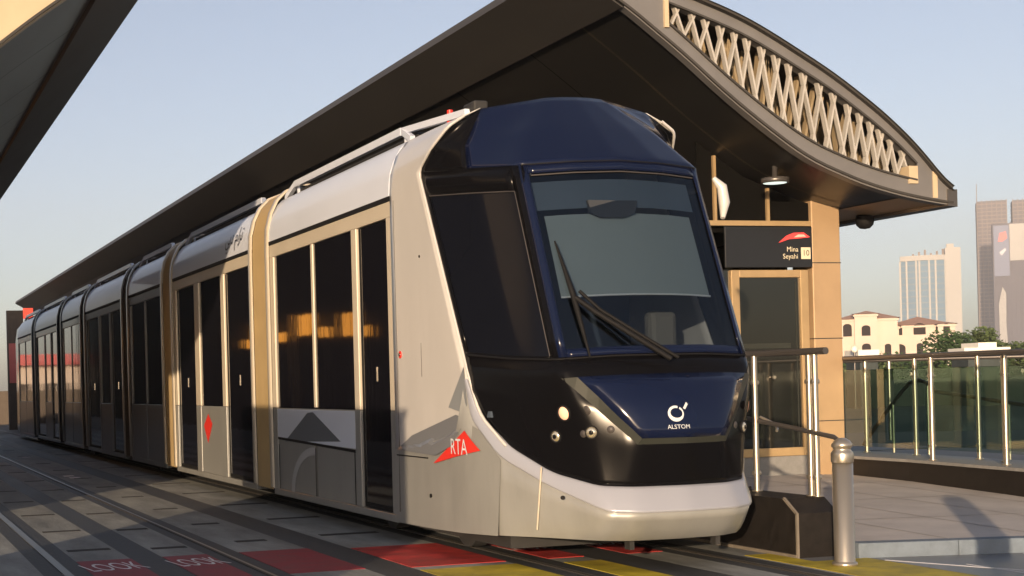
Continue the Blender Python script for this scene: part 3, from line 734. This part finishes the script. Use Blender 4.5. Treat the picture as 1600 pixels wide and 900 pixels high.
# silver skirt between bumper and door, below belt
for s in (-1, 1):
    top = [Vector((1.07, 11.18, .86)), Vector((1.165, 11.50, 1.16)), Vector((1.187, 12.2, 1.0)), Vector((1.187, 13.36, .87))]
    bot = [Vector((1.08, 11.25, .245)), Vector((1.16, 11.8, .225)), Vector((1.187, 12.5, .21)), Vector((1.187, 13.36, .198))]
    G = [[W(Vector((s*(p.x+.003), p.y, p.z))) for p in smoothcurve([lerp(a, c, t) for a, c in zip(top, bot)], 5)] for t in (0, .2, .4, .6, .8, 1)]
    o = B().grid(G).build('cab_skirt', 'silver', tram)
    if s == -1:
        n = len(G[0]); BV2 = BVHTree.FromPolygons([tuple(p) for row in G for p in row], [(i*n+j, i*n+j+1, (i+1)*n+j+1, (i+1)*n+j) for i in range(5) for j in range(n-1)])
skirtL = o
def drape(poly, name, m, par, off=.006, bvs=None, cuts=3):
    bm = bmesh.new(); vs = [bm.verts.new((y, z, 0)) for y, z in poly]; bm.faces.new(vs)
    bmesh.ops.triangulate(bm, faces=bm.faces[:])
    for _ in range(cuts): bmesh.ops.subdivide_edges(bm, edges=bm.edges[:], cuts=1, use_grid_fill=True); bmesh.ops.triangulate(bm, faces=bm.faces[:])
    bm.verts.ensure_lookup_table(); bm.verts.index_update(); vs = []
    for v in bm.verts: vs.append(sidept(v.co.x, v.co.y, off))
    fs = [tuple(v.index for v in fc.verts) for fc in bm.faces]; bm.free()
    return B().add(vs, fs).build(name, m, par)
def sidept(y, z, off):
    best = None
    for t in (BV, BV2):
        h = t.ray_cast(Vector((0, y, z)), Vector((1, 0, 0)))
        if h[0] is not None and (best is None or h[0].x < best): best = h[0].x
    if best is None:
        best = CX-1.07
    return Vector((best-off, y, z))
drape([(13.3, .88), (12.9, 1.02), (11.85, 1.22), (11.62, 1.18), (11.95, .95), (12.3, .86)], 'side_decal', 'decalmid', tram, .016)
drape([(12.0, 1.28), (11.60, 1.62), (11.59, 1.30), (11.72, 1.24)], 'side_decal', 'decalgrey', tram, .016)
drape([(12.28, .80), (12.35, .79), (11.66, 1.09), (11.42, .93), (11.9, .86)], 'red_badge', 'red', tram, .013)
textmesh('RTA', .19, lambda a, c: sidept(11.78-a*.95, .945+c+.06*a*0, .019), 'badge_lettering', M['whitedecal'], tram)
b = B(); b.tube([sidept(y, .83, .006) for y in (13.3, 12.9, 12.5)], .006, 6); b.build('panel_line', 'rubber', tram)
b = B(); b.tube([sidept(12.62, z, .004) for z in (1.55, 1.7, 1.85)], .005, 6); b.tube([sidept(13.26, z, .004) for z in (.3, 1, 2, 3.2)], .005, 6); b.build('panel_line', seamm, tram)
for (y, z, rr, m) in ((13.17, 1.76, .035, 'red'), (12.6, 2.62, .012, 'rubber'), (12.45, .5, .018, 'rubber')):
    p = sidept(y, z, .0); B().tube([p, p-Vector((.012, 0, 0))], rr, 16).build('door_button' if m == 'red' else 'bolt', m, tram)
p = sidept(13.17, 1.76, .013); B().tube([p, p-Vector((.006, 0, 0))], .018, 12).build('button_centre', 'chrome', tram)
# camera pod on the right
B().tube([(CX+1.20, 11.62, 3.22), (CX+1.27, 11.60, 3.14), (CX+1.29, 11.6, 3.0), (CX+1.24, 11.55, 2.86)], [.02, .045, .05, .02], 12).build('camera_pod', 'white', tram)

# ---- body sections
def section(Y0, Y1, lay, lower='silver', post='cream', roofname=True, rear=False):
    sec = bpy.data.objects.new('x', None); del sec
    par = B(); low = B()
    for yy in (Y0+.01, Y1-.09): par.box(CX-1.15, CX+1.15, yy, yy+.08, 3.10, 3.19); low.box(CX-1.15, CX+1.15, yy, yy+.08, .19, .25)
    for s in (-1, 1):
        X = lambda d: CX + s*d
        par.box(X(1.12), X(1.18), Y0, Y1, 3.06, 3.21)           # cantrail
        for (a, c, t) in lay:
            if t == 'post': par.box(X(1.11), X(1.181), a, c, 1.238, 3.06); low.box(X(1.11), X(1.181), a, c, .262, 1.234)  # lower post ends greyer, the shadow below the belt put into their colour
            if t == 'mull': par.box(X(1.11), X(1.176), a, c, 1.25, 3.06)
        low.box(X(1.10), X(1.172), Y0, Y1, .185, .26)
    sh = par.build('car_section', post, tram, bevel=.008); low.build('shaded_lower_frame', lower, sh, bevel=.006)
    B().box(CX-1.09, CX+1.09, Y0, Y1, .30, 3.5).build('inner_body', 'dark', sh)
    for s in (-1, 1):
        X = lambda d: CX + s*d
        for (a, c, t) in lay:
            if t == 'win':
                B().box(X(1.12), X(1.158), a, c, 1.24, 3.06).build('window', 'sideglass', sh)
                lp = B().box(X(1.11), X(1.174), a, c, .262, 1.235).build('lower_panel', lower, sh, bevel=.006)
            if t == 'door':
                dd = B().box(X(1.12), X(1.15), a+.02, c-.02, .27, 3.05).build('door', 'sideglass', sh)
                mdl = (a+c)/2
                bb = B()
                bb.box(X(1.15), X(1.156), a+.02, a+.05, .27, 3.05); bb.box(X(1.15), X(1.156), c-.05, c-.02, .27, 3.05); bb.box(X(1.15), X(1.155), a+.05, c-.05, .27, .32)
                bb.build('door_seal', 'rubber', dd)
                B().box(X(1.151), X(1.158), mdl-.015, mdl+.015, 1.52, 1.66).build('door_button', 'chrome', dd)
        # gutter and roof fairing
        B().box(X(1.10), X(1.19), Y0, Y1, 3.213, 3.255).build('gutter', 'rubber', sh)
        prof = [(1.185, 3.257), (1.183, 3.36), (1.165, 3.48), (1.12, 3.6), (1.06, 3.70), (.99, 3.77), (.95, 3.79), (.95, 3.755), (1.04, 3.66), (1.10, 3.57), (1.14, 3.46), (1.15, 3.257)]
        fb = B(); n = 8; y0, y1 = Y0+.02, Y1-.02
        fb.grid([[Vector((X(a), y, z)) for y in (y0, y1)] for a, z in prof+[prof[0]]]); 
        fb.add([(X(a), y0, z) for a, z in prof], [tuple(range(len(prof)))]); fb.add([(X(a), y1, z) for a, z in prof], [tuple(range(len(prof)))])
        fb.build('roof_fairing', 'roofwhite', sh)
        rb = B(); rb.bar((X(.90), Y0+.35, 3.925), (X(.90), Y1-.35, 3.925), .06, .075)
        for t in (0, 1): yy = lerp(Y0+.35, Y1-.35, t); rb.bar((X(.87), yy, 3.6), (X(.87), yy, 3.90), .03, .03, up=(0, 1, 0))
        rb.bar((X(.90), Y0+.35, 3.93), (X(.93), Y0+.02, 3.80), .05, .06); rb.bar((X(.90), Y1-.35, 3.93), (X(.93), Y1-.02, 3.80), .05, .06)
        rb.build('roof_rail', 'roofwhite', sh)
    eq = B(); eq.box(CX-.85, CX+.85, Y0+.1, Y1-.1, 3.5, 3.885); eq.build('roof_unit', 'dark', sh, bevel=.03)
    return sh
L1 = [(13.36, 13.5, 'post'), (13.5, 14.42, 'door'), (14.42, 14.58, 'post'), (14.58, 15.98, 'win'), (15.98, 16.06, 'mull'), (16.06, 17.62, 'win'), (17.62, 17.85, 'post')]
s1 = section(13.37, 17.85, L1)
L2 = [(18.72, 18.86, 'post'), (18.86, 20.28, 'door'), (20.28, 20.48, 'post'), (20.48, 21.92, 'win'), (21.92, 22.24, 'post'), (22.24, 23.62, 'door'), (23.62, 23.85, 'post')]
s2 = section(18.72, 23.85, L2)
def secs(y0, y1, kind):
    if kind == 'B':
        m = (y0+y1)/2; return [(y0, y0+.18, 'post'), (y0+.18, m-.03, 'win'), (m-.03, m+.03, 'mull'), (m+.03, y1-.18, 'win'), (y1-.18, y1, 'post')]
    if kind == 'S':
        a = y0+.15; return [(y0, a, 'post'), (a, a+1.35, 'door'), (a+1.35, a+1.5, 'post'), (a+1.5, a+2.8, 'win'), (a+2.8, a+2.95, 'post'), (a+2.95, y1-.15, 'door'), (y1-.15, y1, 'post')]
section(24.75, 28.1, secs(24.75, 28.1, 'B'), post='decalshade', lower='decalshade')  # far cars get dark frames, their shade put into the colour
section(28.8, 33.9, secs(28.8, 33.9, 'S'), post='decalshade', lower='decalshade')
section(34.6, 38.1, secs(34.6, 38.1, 'B'), post='decalshade', lower='decalshade')
section(38.9, 44.2, secs(38.9, 44.2, 'S'), post='decalshade', lower='decalshade')
section(45.0, 49.3, secs(45.0, 49.3, 'B'), post='decalshade', lower='decalshade')
# rear nose
b = B(); ring = lambda y, k, zt_: [Vector((CX+a*k, y, .3+(z-.3)*zt_)) for a, z in [(1.18, .2), (1.18, 1.2), (1.18, 3.2), (1.12, 3.6), (.95, 3.8), (0, 3.88), (-.95, 3.8), (-1.12, 3.6), (-1.18, 3.2), (-1.18, 1.2), (-1.18, .2)]]
b.grid([ring(49.3, 1, 1), ring(50.2, .99, .99), ring(51.2, .9, .9), ring(52, .72, .72), ring(52.3, .5, .5)]); b.build('rear_cab', 'black', tram)
# gangways
def gangway(Y0, Y1, first):
    prof = [(1.185, .25), (1.19, 1.2), (1.19, 3.15), (1.18, 3.4), (1.13, 3.6), (1.05, 3.76), (.93, 3.88), (.75, 3.95), (.4, 3.97)]
    P = [(-a, z) for a, z in prof] ; P = P[::-1]; P = prof[::1] ; full = prof + [(-a, z) for a, z in prof[::-1]]
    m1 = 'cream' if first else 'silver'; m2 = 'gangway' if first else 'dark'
    g = None
    n = 5 if first else 3; tot = Y1-Y0
    gb = B(); ys = [Y0+.04+(tot-.08)*k/14 for k in range(15)]
    gb.grid([[Vector((CX+a*(1 if k % 2 else .985), y, z if k % 2 else z-.02)) for k, y in enumerate(ys)] for a, z in full]); g = gb.build('gangway', m2, tram)
    for (ya, yb) in ((Y0-.10, Y0+.06), (Y1-.06, Y1+.10)):
        rb = B(); sc = 1.012
        rb.grid([[Vector((CX+a*q, y, z+(.02 if q > 1 else 0))) for y, q in ((ya, 1.0), (ya+.01, sc), (yb-.01, sc), (yb, 1.0))] for a, z in full]); rb.build('gangway_rim', m1, g)
gangway(17.88, 18.68, True); gangway(23.9, 24.7, True)
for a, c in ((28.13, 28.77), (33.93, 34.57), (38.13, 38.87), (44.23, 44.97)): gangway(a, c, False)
# cab roof deck and equipment
B().box(CX-.80, CX+.80, 12.05, 17.9, 3.5, 3.74).build('cab_roof', 'dark', tram, bevel=.02)
b = B(); b.grid([[W(NP(u, 6)) for u in rng(-3.4, 3.4, .2)], [W(Vector((NP(u, 6).x*.92, 13.0, NP(u, 6).z-.14))) for u in rng(-3.4, 3.4, .2)]]); b.build('crown_cover', 'black', tram)
b = B(); b.bar((CX-.9, 13.72, 3.93), (CX-.86, 12.2, 3.84), .05, .06); b.build('roof_rail', 'roofwhite', tram)
B().tube([(CX-.86, 12.6, 3.8), (CX-.86, 12.6, 3.93)], .03, 8).build('roof_beacon', 'red', tram)
B().box(CX-.84, CX-.7, 12.1, 12.35, 3.84, 3.93).build('roof_antenna', 'dark', tram, bevel=.02)
# lower decals of the first section, wheel arch, label line
xl = CX-1.177
def flatside(poly, nm, m, off=.0): return B().prism(poly, 'x', xl-.002-off, xl-.0005-off).build(nm, m, s1)
flatside([(17.61, .87), (17.61, 1.225), (14.60, 1.225), (14.60, .84)], 'upper_panel', 'roofwhite', -.0012)
flatside([(17.3, .84), (16.32, 1.19), (16.1, 1.2), (15.1, .90)], 'panel_decal', 'decalshade')
flatside([(17.6, .86), (14.6, .80), (14.6, .83), (17.6, .89)], 'panel_line', 'rubber', .002)
arc = [(16.25+1.0*math.cos(R(a)), .26+.55*math.sin(R(a))) for a in range(90, 181, 10)]
arc2 = [(16.25+.86*math.cos(R(a)), .26+.46*math.sin(R(a))) for a in range(180, 89, -10)]
arc = [(16.05+(x-16.25)*-1, z) for x, z in arc]; arc2 = [(16.05+(x-16.25)*-1, z) for x, z in arc2]
flatside(arc+arc2, 'wheel_arch_line', 'archgrey')
for yy in (16.02, 14.62, 17.55): flatside([(yy, .27), (yy+.02, .27), (yy+.02, .8), (yy, .8)], 'panel_joint', 'rubber', .001)
flat2 = B().prism([(21.75, .95), (21.45, 1.12), (21.2, .98), (21.5, .70)], 'x', xl-.003, xl-.0005).build('red_badge', 'red', s2)
# roof lettering, presentation forms already in visual order
def fair(a, c):
    z = 3.50+c*.9
    pr = [(3.257, 1.185), (3.36, 1.183), (3.48, 1.165), (3.6, 1.12), (3.70, 1.06), (3.77, .99)]
    return (CX-interp(pr, z)-.014, 19.6-a, z)
arabic = '\uFEF2\uFE91\uFEA9 \uFEE1\uFE8D\uFEAE\uFE97'
try: textmesh(arabic, .30, fair, 'roof_lettering', M['blackdecal'], s2)
except Exception: pass
# underframe, wheels
b = B()
b.box(CX-.95, CX+.95, 11.3, 49, .13, .3)
b.build('underframe', 'dark', tram)
for y in (12.6, 14.6, 25.5, 27.3, 35.4, 37.2, 45.8, 47.6):
    for s in (-1, 1):
        B().tube([(CX+s*.66, y, .305), (CX+s*.80, y, .305)], .29, 24).build('wheel', 'dark', tram)

# ------------------------------------------------------------------ background
def villa(name, label, cx, cy, w_, dep, h, ang, seed, extra):
    v = empty(name, (cx, cy, 0), label, 'house', 'cream villas beyond the trees'); v.rotation_euler = (0, 0, ang)
    v['_o'] = (0, 0, 0)
    rnd = random.Random(seed); wl = B(); rf = B(); vols = [(-w_/2, w_/2, 0, dep, 0, h)] + extra
    for (x0, x1, y0, y1, z0, z1) in vols:
        wl.box(x0, x1, y0, y1, z0, z1)
        o_ = .35; cxx, cyy = (x0+x1)/2, (y0+y1)/2; rh = z1+min(x1-x0, y1-y0)*.16
        wl.box(x0-.15, x1+.15, y0-.15, y1+.15, z1-.35, z1-.1)
        k = min(x1-x0, y1-y0)/2
        vs = [(x0-o_, y0-o_, z1), (x1+o_, y0-o_, z1), (x1+o_, y1+o_, z1), (x0-o_, y1+o_, z1), (x0+k, cyy, rh), (x1-k, cyy, rh)]
        rf.add(vs, [(0, 1, 5, 4), (1, 2, 5), (2, 3, 4, 5), (3, 0, 4), (3, 2, 1, 0)])
    wall_ = wl.build('wall', 'villa', v); wall_.location = (0, 0, 0)
    rf.build('roof', 'villaroof', v)
    for (x0, x1, y0, y1, z0, z1) in vols:
        nf = max(1, round((z1-z0)/2.7)); nc = max(1, int((x1-x0)/2.2))
        for i in range(nc):
            for j in range(nf):
                if rnd.random() < .12: continue
                xx = x0+(i+.5)*(x1-x0)/nc; zz = z0+.7+j*2.7; ww = rnd.choice([.4, .55, .75]); hh = rnd.choice([1.0, 1.3])
                arch = [(xx-ww, zz), (xx+ww, zz), (xx+ww, zz+hh)] + [(xx+ww*math.cos(R(a)), zz+hh+ww*.7*math.sin(R(a))) for a in range(20, 180, 20)] + [(xx-ww, zz+hh)]
                B().prism(arch, 'y', y0-.04, y0+.02).build('window', 'window', v)
    return v
dang = math.atan2(-128, 170)*0 - .62
villa('villa', 'cream three storey villa with terracotta hip roof, left one beside the column', 127.0, 170, 7.5, 9, 8.4, dang, 1, [(-5.2, -3.9, -1.0, 5, 0, 6.2), (-1.6, 1.2, -1.2, 0, 0, 9.0)])
villa('villa', 'cream villa with low tiled roof standing in front of the glass tower', 133.6, 168.0, 7.6, 9, 7.4, dang, 5, [(2.2, 4.3, -1.0, 5, 0, 7.4), (-4.4, -2.6, -1.2, 3, 0, 7.3)])
villa('villa', 'partly hidden pinkish villa wing at the left edge behind the column', 121.5, 176, 6, 7, 6.5, dang, 9, [])

def tower(name, label, px, py, w_, dep, h, ang, m, finm, step, fins, cat='tower'):
    t = empty(name, (px, py, 0), label, cat); t.rotation_euler = (0, 0, ang); t['_o'] = (0, 0, 0)
    B().box(-w_/2, w_/2, 0, dep, 0, h).build('facade', m, t)
    b = B(); z = step
    while z < h: b.box(-w_/2-.25, w_/2+.25, -.25, dep+.25, z, z+step*.28); z += step
    b.build('floor_band', finm, t)
    b = B()
    for i in range(fins+1): x = -w_/2+w_*i/fins; b.box(x-.35, x+.35, -.6, 0, 0, h+1)
    b.build('facade_fin', finm, t); return t
aa = -.65
# curved glass tower
t = empty('tower', (607, 752, 0), 'mid rise tower with curved blue glass front and cream side slab', 'tower'); t.rotation_euler = (0, 0, aa); t['_o'] = (0, 0, 0)
n = 14; cur = [(-17+25*i/n, -3.0*math.sin(math.pi*i/n)) for i in range(n+1)]
B().prism(cur + [(8, 14), (-17, 14)], 'z', 0, 66).build('glass_front', 'towerglass', t)
b = B()
for k in range(1, 18): b.prism([(x, y-.18) for x, y in cur] + [(8, 0), (-17, 0)], 'z', k*3.7, k*3.7+.55)
b.build('floor_band', mat('pale_blue_spandrel', (.24, .29, .33), .9), t)
b = B()
for i in (0, 2, 5, 6, 9, 11, 14): b.box(cur[i][0]-.5, cur[i][0]+.5, cur[i][1]-.4, cur[i][1]+.2, 0, 66)
b.build('facade_fin', 'towercream', t)
B().prism([(x, y-.8) for x, y in cur] + [(8, 6), (-17, 6)], 'z', 66, 69).build('crown', 'towercream', t)
b = B(); b.box(8.0, 16.5, -1, 14, 0, 73); b.box(9, 13, 2, 8, 73, 75.5)
b.build('side_slab', 'towercream', t)
b = B()
for i in range(7): x = -10+i*3.3; b.box(x, x+1.1, 3, 5, 69, 70.5+(i % 3)*1.1); 
b.build('roof_plant', 'towerbrown', t)
tower('tower', 'tall slim brown tower left of the billboard block, tallest on the skyline', 1075, 1240, 27, 26, 167, aa, 'towergrey', 'towerbrown', 3.8, 6)
tower('tower', 'second tall brown tower cut off by the right edge of the picture', 1106, 1226, 27, 26, 167, aa, 'towergrey', 'towerbrown', 3.8, 6)
tb = tower('tower', 'grey office block with a large blue advertising panel, in front of the tall towers', 1019, 1152, 30, 18, 135, aa, 'towergrey', 'towergrey', 4, 8)
B().box(-14.5, -1.5, -1.1, -.7, 86, 133).build('advert_panel', mat('advert_blue', (.10, .13, .24), .5), tb)
B().prism([(-11, 118), (-9.5, 126), (-4, 127.5), (-3, 121), (-7, 118)], 'y', -1.4, -1.15).build('advert_mark', mat('advert_red', (.6, .12, .12), .5), tb)
B().prism([(-10, 108), (-5, 112), (-4, 110), (-8, 105)], 'y', -1.4, -1.15).build('advert_mark', mat('advert_pale', (.5, .52, .6), .5), tb)
B().box(-1, 14.6, -1.2, -.7, 100, 134).build('pale_facade', 'towercream', tb)
B().prism([(-11, 14), (-11.5, 60), (-8, 76), (-5, 70), (-5.5, 40), (-4, 14)], 'y', -1.3, -.72).build('pale_facade', 'towercream', tb)
ms = empty('mast', (1060.6, 1244, 0), 'thin lattice mast standing left of the tall brown tower', 'mast')
B().tube([(1060.6, 1244, 0), (1060.6, 1244, 184)], [.9, .35], 6).build('shaft', 'towerbrown', ms)
b = B()
for k in range(12): b.bar((1059.9, 1243.5, 90+k*7.5), (1061.3, 1244.5, 93+k*7.5), .25, .25)
b.build('bracing', 'towerbrown', ms)

# trees
def tree(label, x, y, h, wd, seed, m='leaf', base=.0, nleaf=2200, lobes=9):
    rnd = random.Random(seed)
    t = empty('tree', (x, y, 0), label, 'tree', 'trees beyond the ramp railings')
    b = B(); b.tube([(x, y, 0), (x+.1, y, h*.3), (x-.1, y+.1, h*.65)], [.16, .12, .05], 8)
    for k in range(5):
        a = rnd.random()*6.28; b.tube([(x, y, h*(.25+.08*k)), (x+math.cos(a)*wd*.3, y+math.sin(a)*wd*.3, h*(.45+.1*k))], [.06, .02], 5)
    b.build('trunk', 'bark', t)
    cl = []
    for k in range(lobes):
        a = rnd.random()*6.28; rr = wd*.5*math.sqrt(rnd.random())*.8; zz = h*(.35+.55*rnd.random()); kk = 1-.5*(zz/h)
        cl.append((Vector((x+math.cos(a)*rr*kk*1.2, y+math.sin(a)*rr*kk*1.2, zz)), wd*(.16+.12*rnd.random())))
    b = B()
    for i in range(nleaf):
        c, rr = rnd.choice(cl); d_ = Vector((rnd.gauss(0, 1), rnd.gauss(0, 1), rnd.gauss(0, 1))).normalized()*rr*(.55+.5*rnd.random()); d_.z *= .8
        p = c+d_; a = Vector((rnd.gauss(0, 1), rnd.gauss(0, 1), rnd.gauss(0, 1))).normalized(); q = a.orthogonal().normalized(); s_ = .09+.09*rnd.random()
        b.add([p-a*s_, p+q*s_*.6, p+a*s_, p-q*s_*.6], [(0, 1, 2, 3)])
    b.build('crown', m, t)
TR = [(1322, 100, 3.4, 4, 'low dense bush tree just right of the golden column'), (1352, 96, 4.2, 5, 'bushy tree in front of the left villa'), (1385, 104, 3.9, 4.5, 'rounded tree between the left villa and the glass tower'),
      (1412, 98, 4.6, 4.5, 'taller green tree in front of the villa windows'), (1440, 108, 3.6, 4.5, 'low tree below the right villa roof'), (1468, 100, 3.0, 4, 'small shrub like tree below the right villa corner'),
      (1497, 92, 4.5, 4.2, 'dark green tree right of the villas'), (1522, 96, 6.0, 3.4, 'tallest pointed tree in front of the mast'), (1548, 90, 3.3, 4.5, 'round tree at the foot of the brown tower'), (1578, 98, 3.3, 4.5, 'green tree below the billboard block'), (1600, 90, 3.6, 4.5, 'tree cut off at the right edge of the picture')]
for i, (px, D, h, wd, lb) in enumerate(TR):
    q = (px-PPx)/F; p = (f + r*q)*D
    tree(lb, p.x, p.y, h*(.52 if px < 1480 else .76), wd, 20+i, 'leaf2' if i % 3 == 1 else 'leaf', nleaf=2600)
# hedge wall seen through the glass
hw = empty('hedge', (30, 42, 0), 'long dark clipped hedge beyond the road behind the ramp railings', 'hedge')
B().bar((20, 62, .55), (64, 44, .55), .8, 1.1).build('foliage', 'hedge', hw)
# kiosks: white flat roofs just above the railing
def kiosk(label, px0, px1, D, z0, z1, step=False):
    pa = (f + r*((px0-PPx)/F))*D; pb = (f + r*((px1-PPx)/F))*D; c = (pa+pb)/2
    k = empty('kiosk', (c.x, c.y, 0), label, 'kiosk', 'low white roofed kiosks beyond the railings')
    d_ = (pb-pa)/2; back = f*1.6
    def quad(a, b_, z_0, z_1): return B().add([a+Vector((0, 0, z_0)), b_+Vector((0, 0, z_0)), b_+back+Vector((0, 0, z_0)), a+back+Vector((0, 0, z_0)), a+Vector((0, 0, z_1)), b_+Vector((0, 0, z_1)), b_+back+Vector((0, 0, z_1)), a+back+Vector((0, 0, z_1))], [(3, 2, 1, 0), (4, 5, 6, 7), (0, 1, 5, 4), (1, 2, 6, 5), (2, 3, 7, 6), (3, 0, 4, 7)])
    quad(c-d_*.85, c+d_*.85, 0, z0-.002).build('body', 'hedge', k); quad(pa, pb, z0, z1).build('roof', 'cloth', k)
    if step: quad(c-d_*.4, c+d_*.4, z1+.002, z1+.2).build('roof_vent', 'cloth', k)
kiosk('small white roofed kiosk just right of the golden column', 1342, 1375, 60, 2.05, 2.33)
kiosk('wider white roofed kiosk with raised middle in front of the tall towers', 1508, 1580, 60, 2.1, 2.3, True)
lp = empty('lamp_post', (37.64, 51.23, 0), 'short post with white globe lamp beside the small kiosk', 'lamp post')
B().tube([(37.64, 51.23, 0), (37.64, 51.23, 2.25)], .04, 8).build('post', 'darksteel', lp); B().lathe([(0, 2.22), (.1, 2.26), (.14, 2.36), (.1, 2.46), (0, 2.5)], 37.64, 51.23, 12).build('globe', 'cloth', lp)
# outside the left edge : block added to shade the far cars, and the row mirrored in their windows
ob = empty('shade_block', (-42, -28, 0), 'plain beige block added out of view, behind and left of the viewpoint, to shade the far cars', 'building')
B().box(-48, -42, -43.5, -10, 0, 18).build('wall', 'beige', ob)
b = B()
for z in range(2, 17, 3): b.box(-41.98, -41.9, -42, -12, z, z+1.4)
b.build('window_band', 'window', ob)
sr = empty('shop_row', (-7, 125, 0), 'ochre shop row with red awnings, seen only mirrored in the rear tram windows', 'building')
B().box(-16, 2, 125, 130, 0, 4).build('wall', 'villa', sr)
for i in range(6): B().prism([(124.0, 3.7), (124.98, 4.6), (124.98, 3.9)], 'x', -15.8+i*3, -13.1+i*3).build('awning', 'pink', sr); B().box(-15.5+i*3, -13.5+i*3, 124.95, 124.99, .2, 2.2).build('shop_window', 'window', sr)
for i, (yy, zz, ww) in enumerate(((25.6, 2.35, .22), (26.4, 2.5, .5), (28.0, 2.42, .35), (29.2, 2.62, .7), (31.2, 2.45, .5), (32.6, 2.6, .8), (34.2, 2.4, .3))):  # glowing boxes added only to give the tram windows golden reflections
    wl_ = empty('reflected_glow', (.7, yy, 2.3), 'added amber glowing box, stands in for golden light mirrored in the tram windows', 'lamp', 'added amber glow boxes mirrored in the tram windows')
    B().box(.88, 1.0, yy, yy+ww, zz-.1*(i % 2), zz+.20+.12*(i % 2)).build('glow_box', 'amberglow', wl_, bevel=.03)
    B().tube([(.86, yy+ww/2, .47), (.94, yy+ww/2, zz)], .02, 8).build('stem', 'darksteel', wl_)
# far left behind the tram end
pg = empty('pylon_sign', (5.9, 62, 0), 'dark totem with faded red lower panel behind the far end of the tram', 'sign')
B().box(5.58, 6.22, 62, 62.4, 0, 4.83).build('pylon', 'darkwall', pg)
B().box(5.62, 6.12, 61.96, 61.995, 1.9, 3.5).build('poster', 'pink', pg); B().box(6.24, 6.62, 62, 62.3, 4.5, 4.92).build('light_box', 'redbox', pg)
fw = empty('far_wall', (5, 74, 0), 'low brown wall across the far end of the tracks', 'wall')
B().box(-4, 14, 74, 74.4, 0, 1.6).build('wall_body', 'darkwall', fw)
ys_ = empty('notice_board', (5.1, 72, 0), 'small yellow board at the far left edge', 'sign')
B().box(5.35, 5.75, 72, 72.1, 1.8, 2.7).build('board', yelm, ys_); B().box(5.52, 5.58, 72.02, 72.08, 0, 1.795).build('post', 'darksteel', ys_)
hz = B().box(-700, 1500, -150, 1700, -1.5, 200).build('haze', M['leaf'])
hm = bpy.data.materials.new('haze_air'); hm.use_nodes = True; hn = hm.node_tree; hn.nodes.remove(hn.nodes['Principled BSDF'])
pv = hn.nodes.new('ShaderNodeVolumePrincipled'); pv.inputs['Color'].default_value = (.86, .88, .95, 1); pv.inputs['Density'].default_value = .00032; pv.inputs['Anisotropy'].default_value = 0.
hn.links.new(pv.outputs[0], hn.nodes['Material Output'].inputs['Volume']); hz.data.materials[0] = hm; hz['kind'] = 'stuff'; hz['label'] = 'thin pale evening haze over the whole place'
for o in bpy.data.objects:
    if '_o' in o: del o['_o']
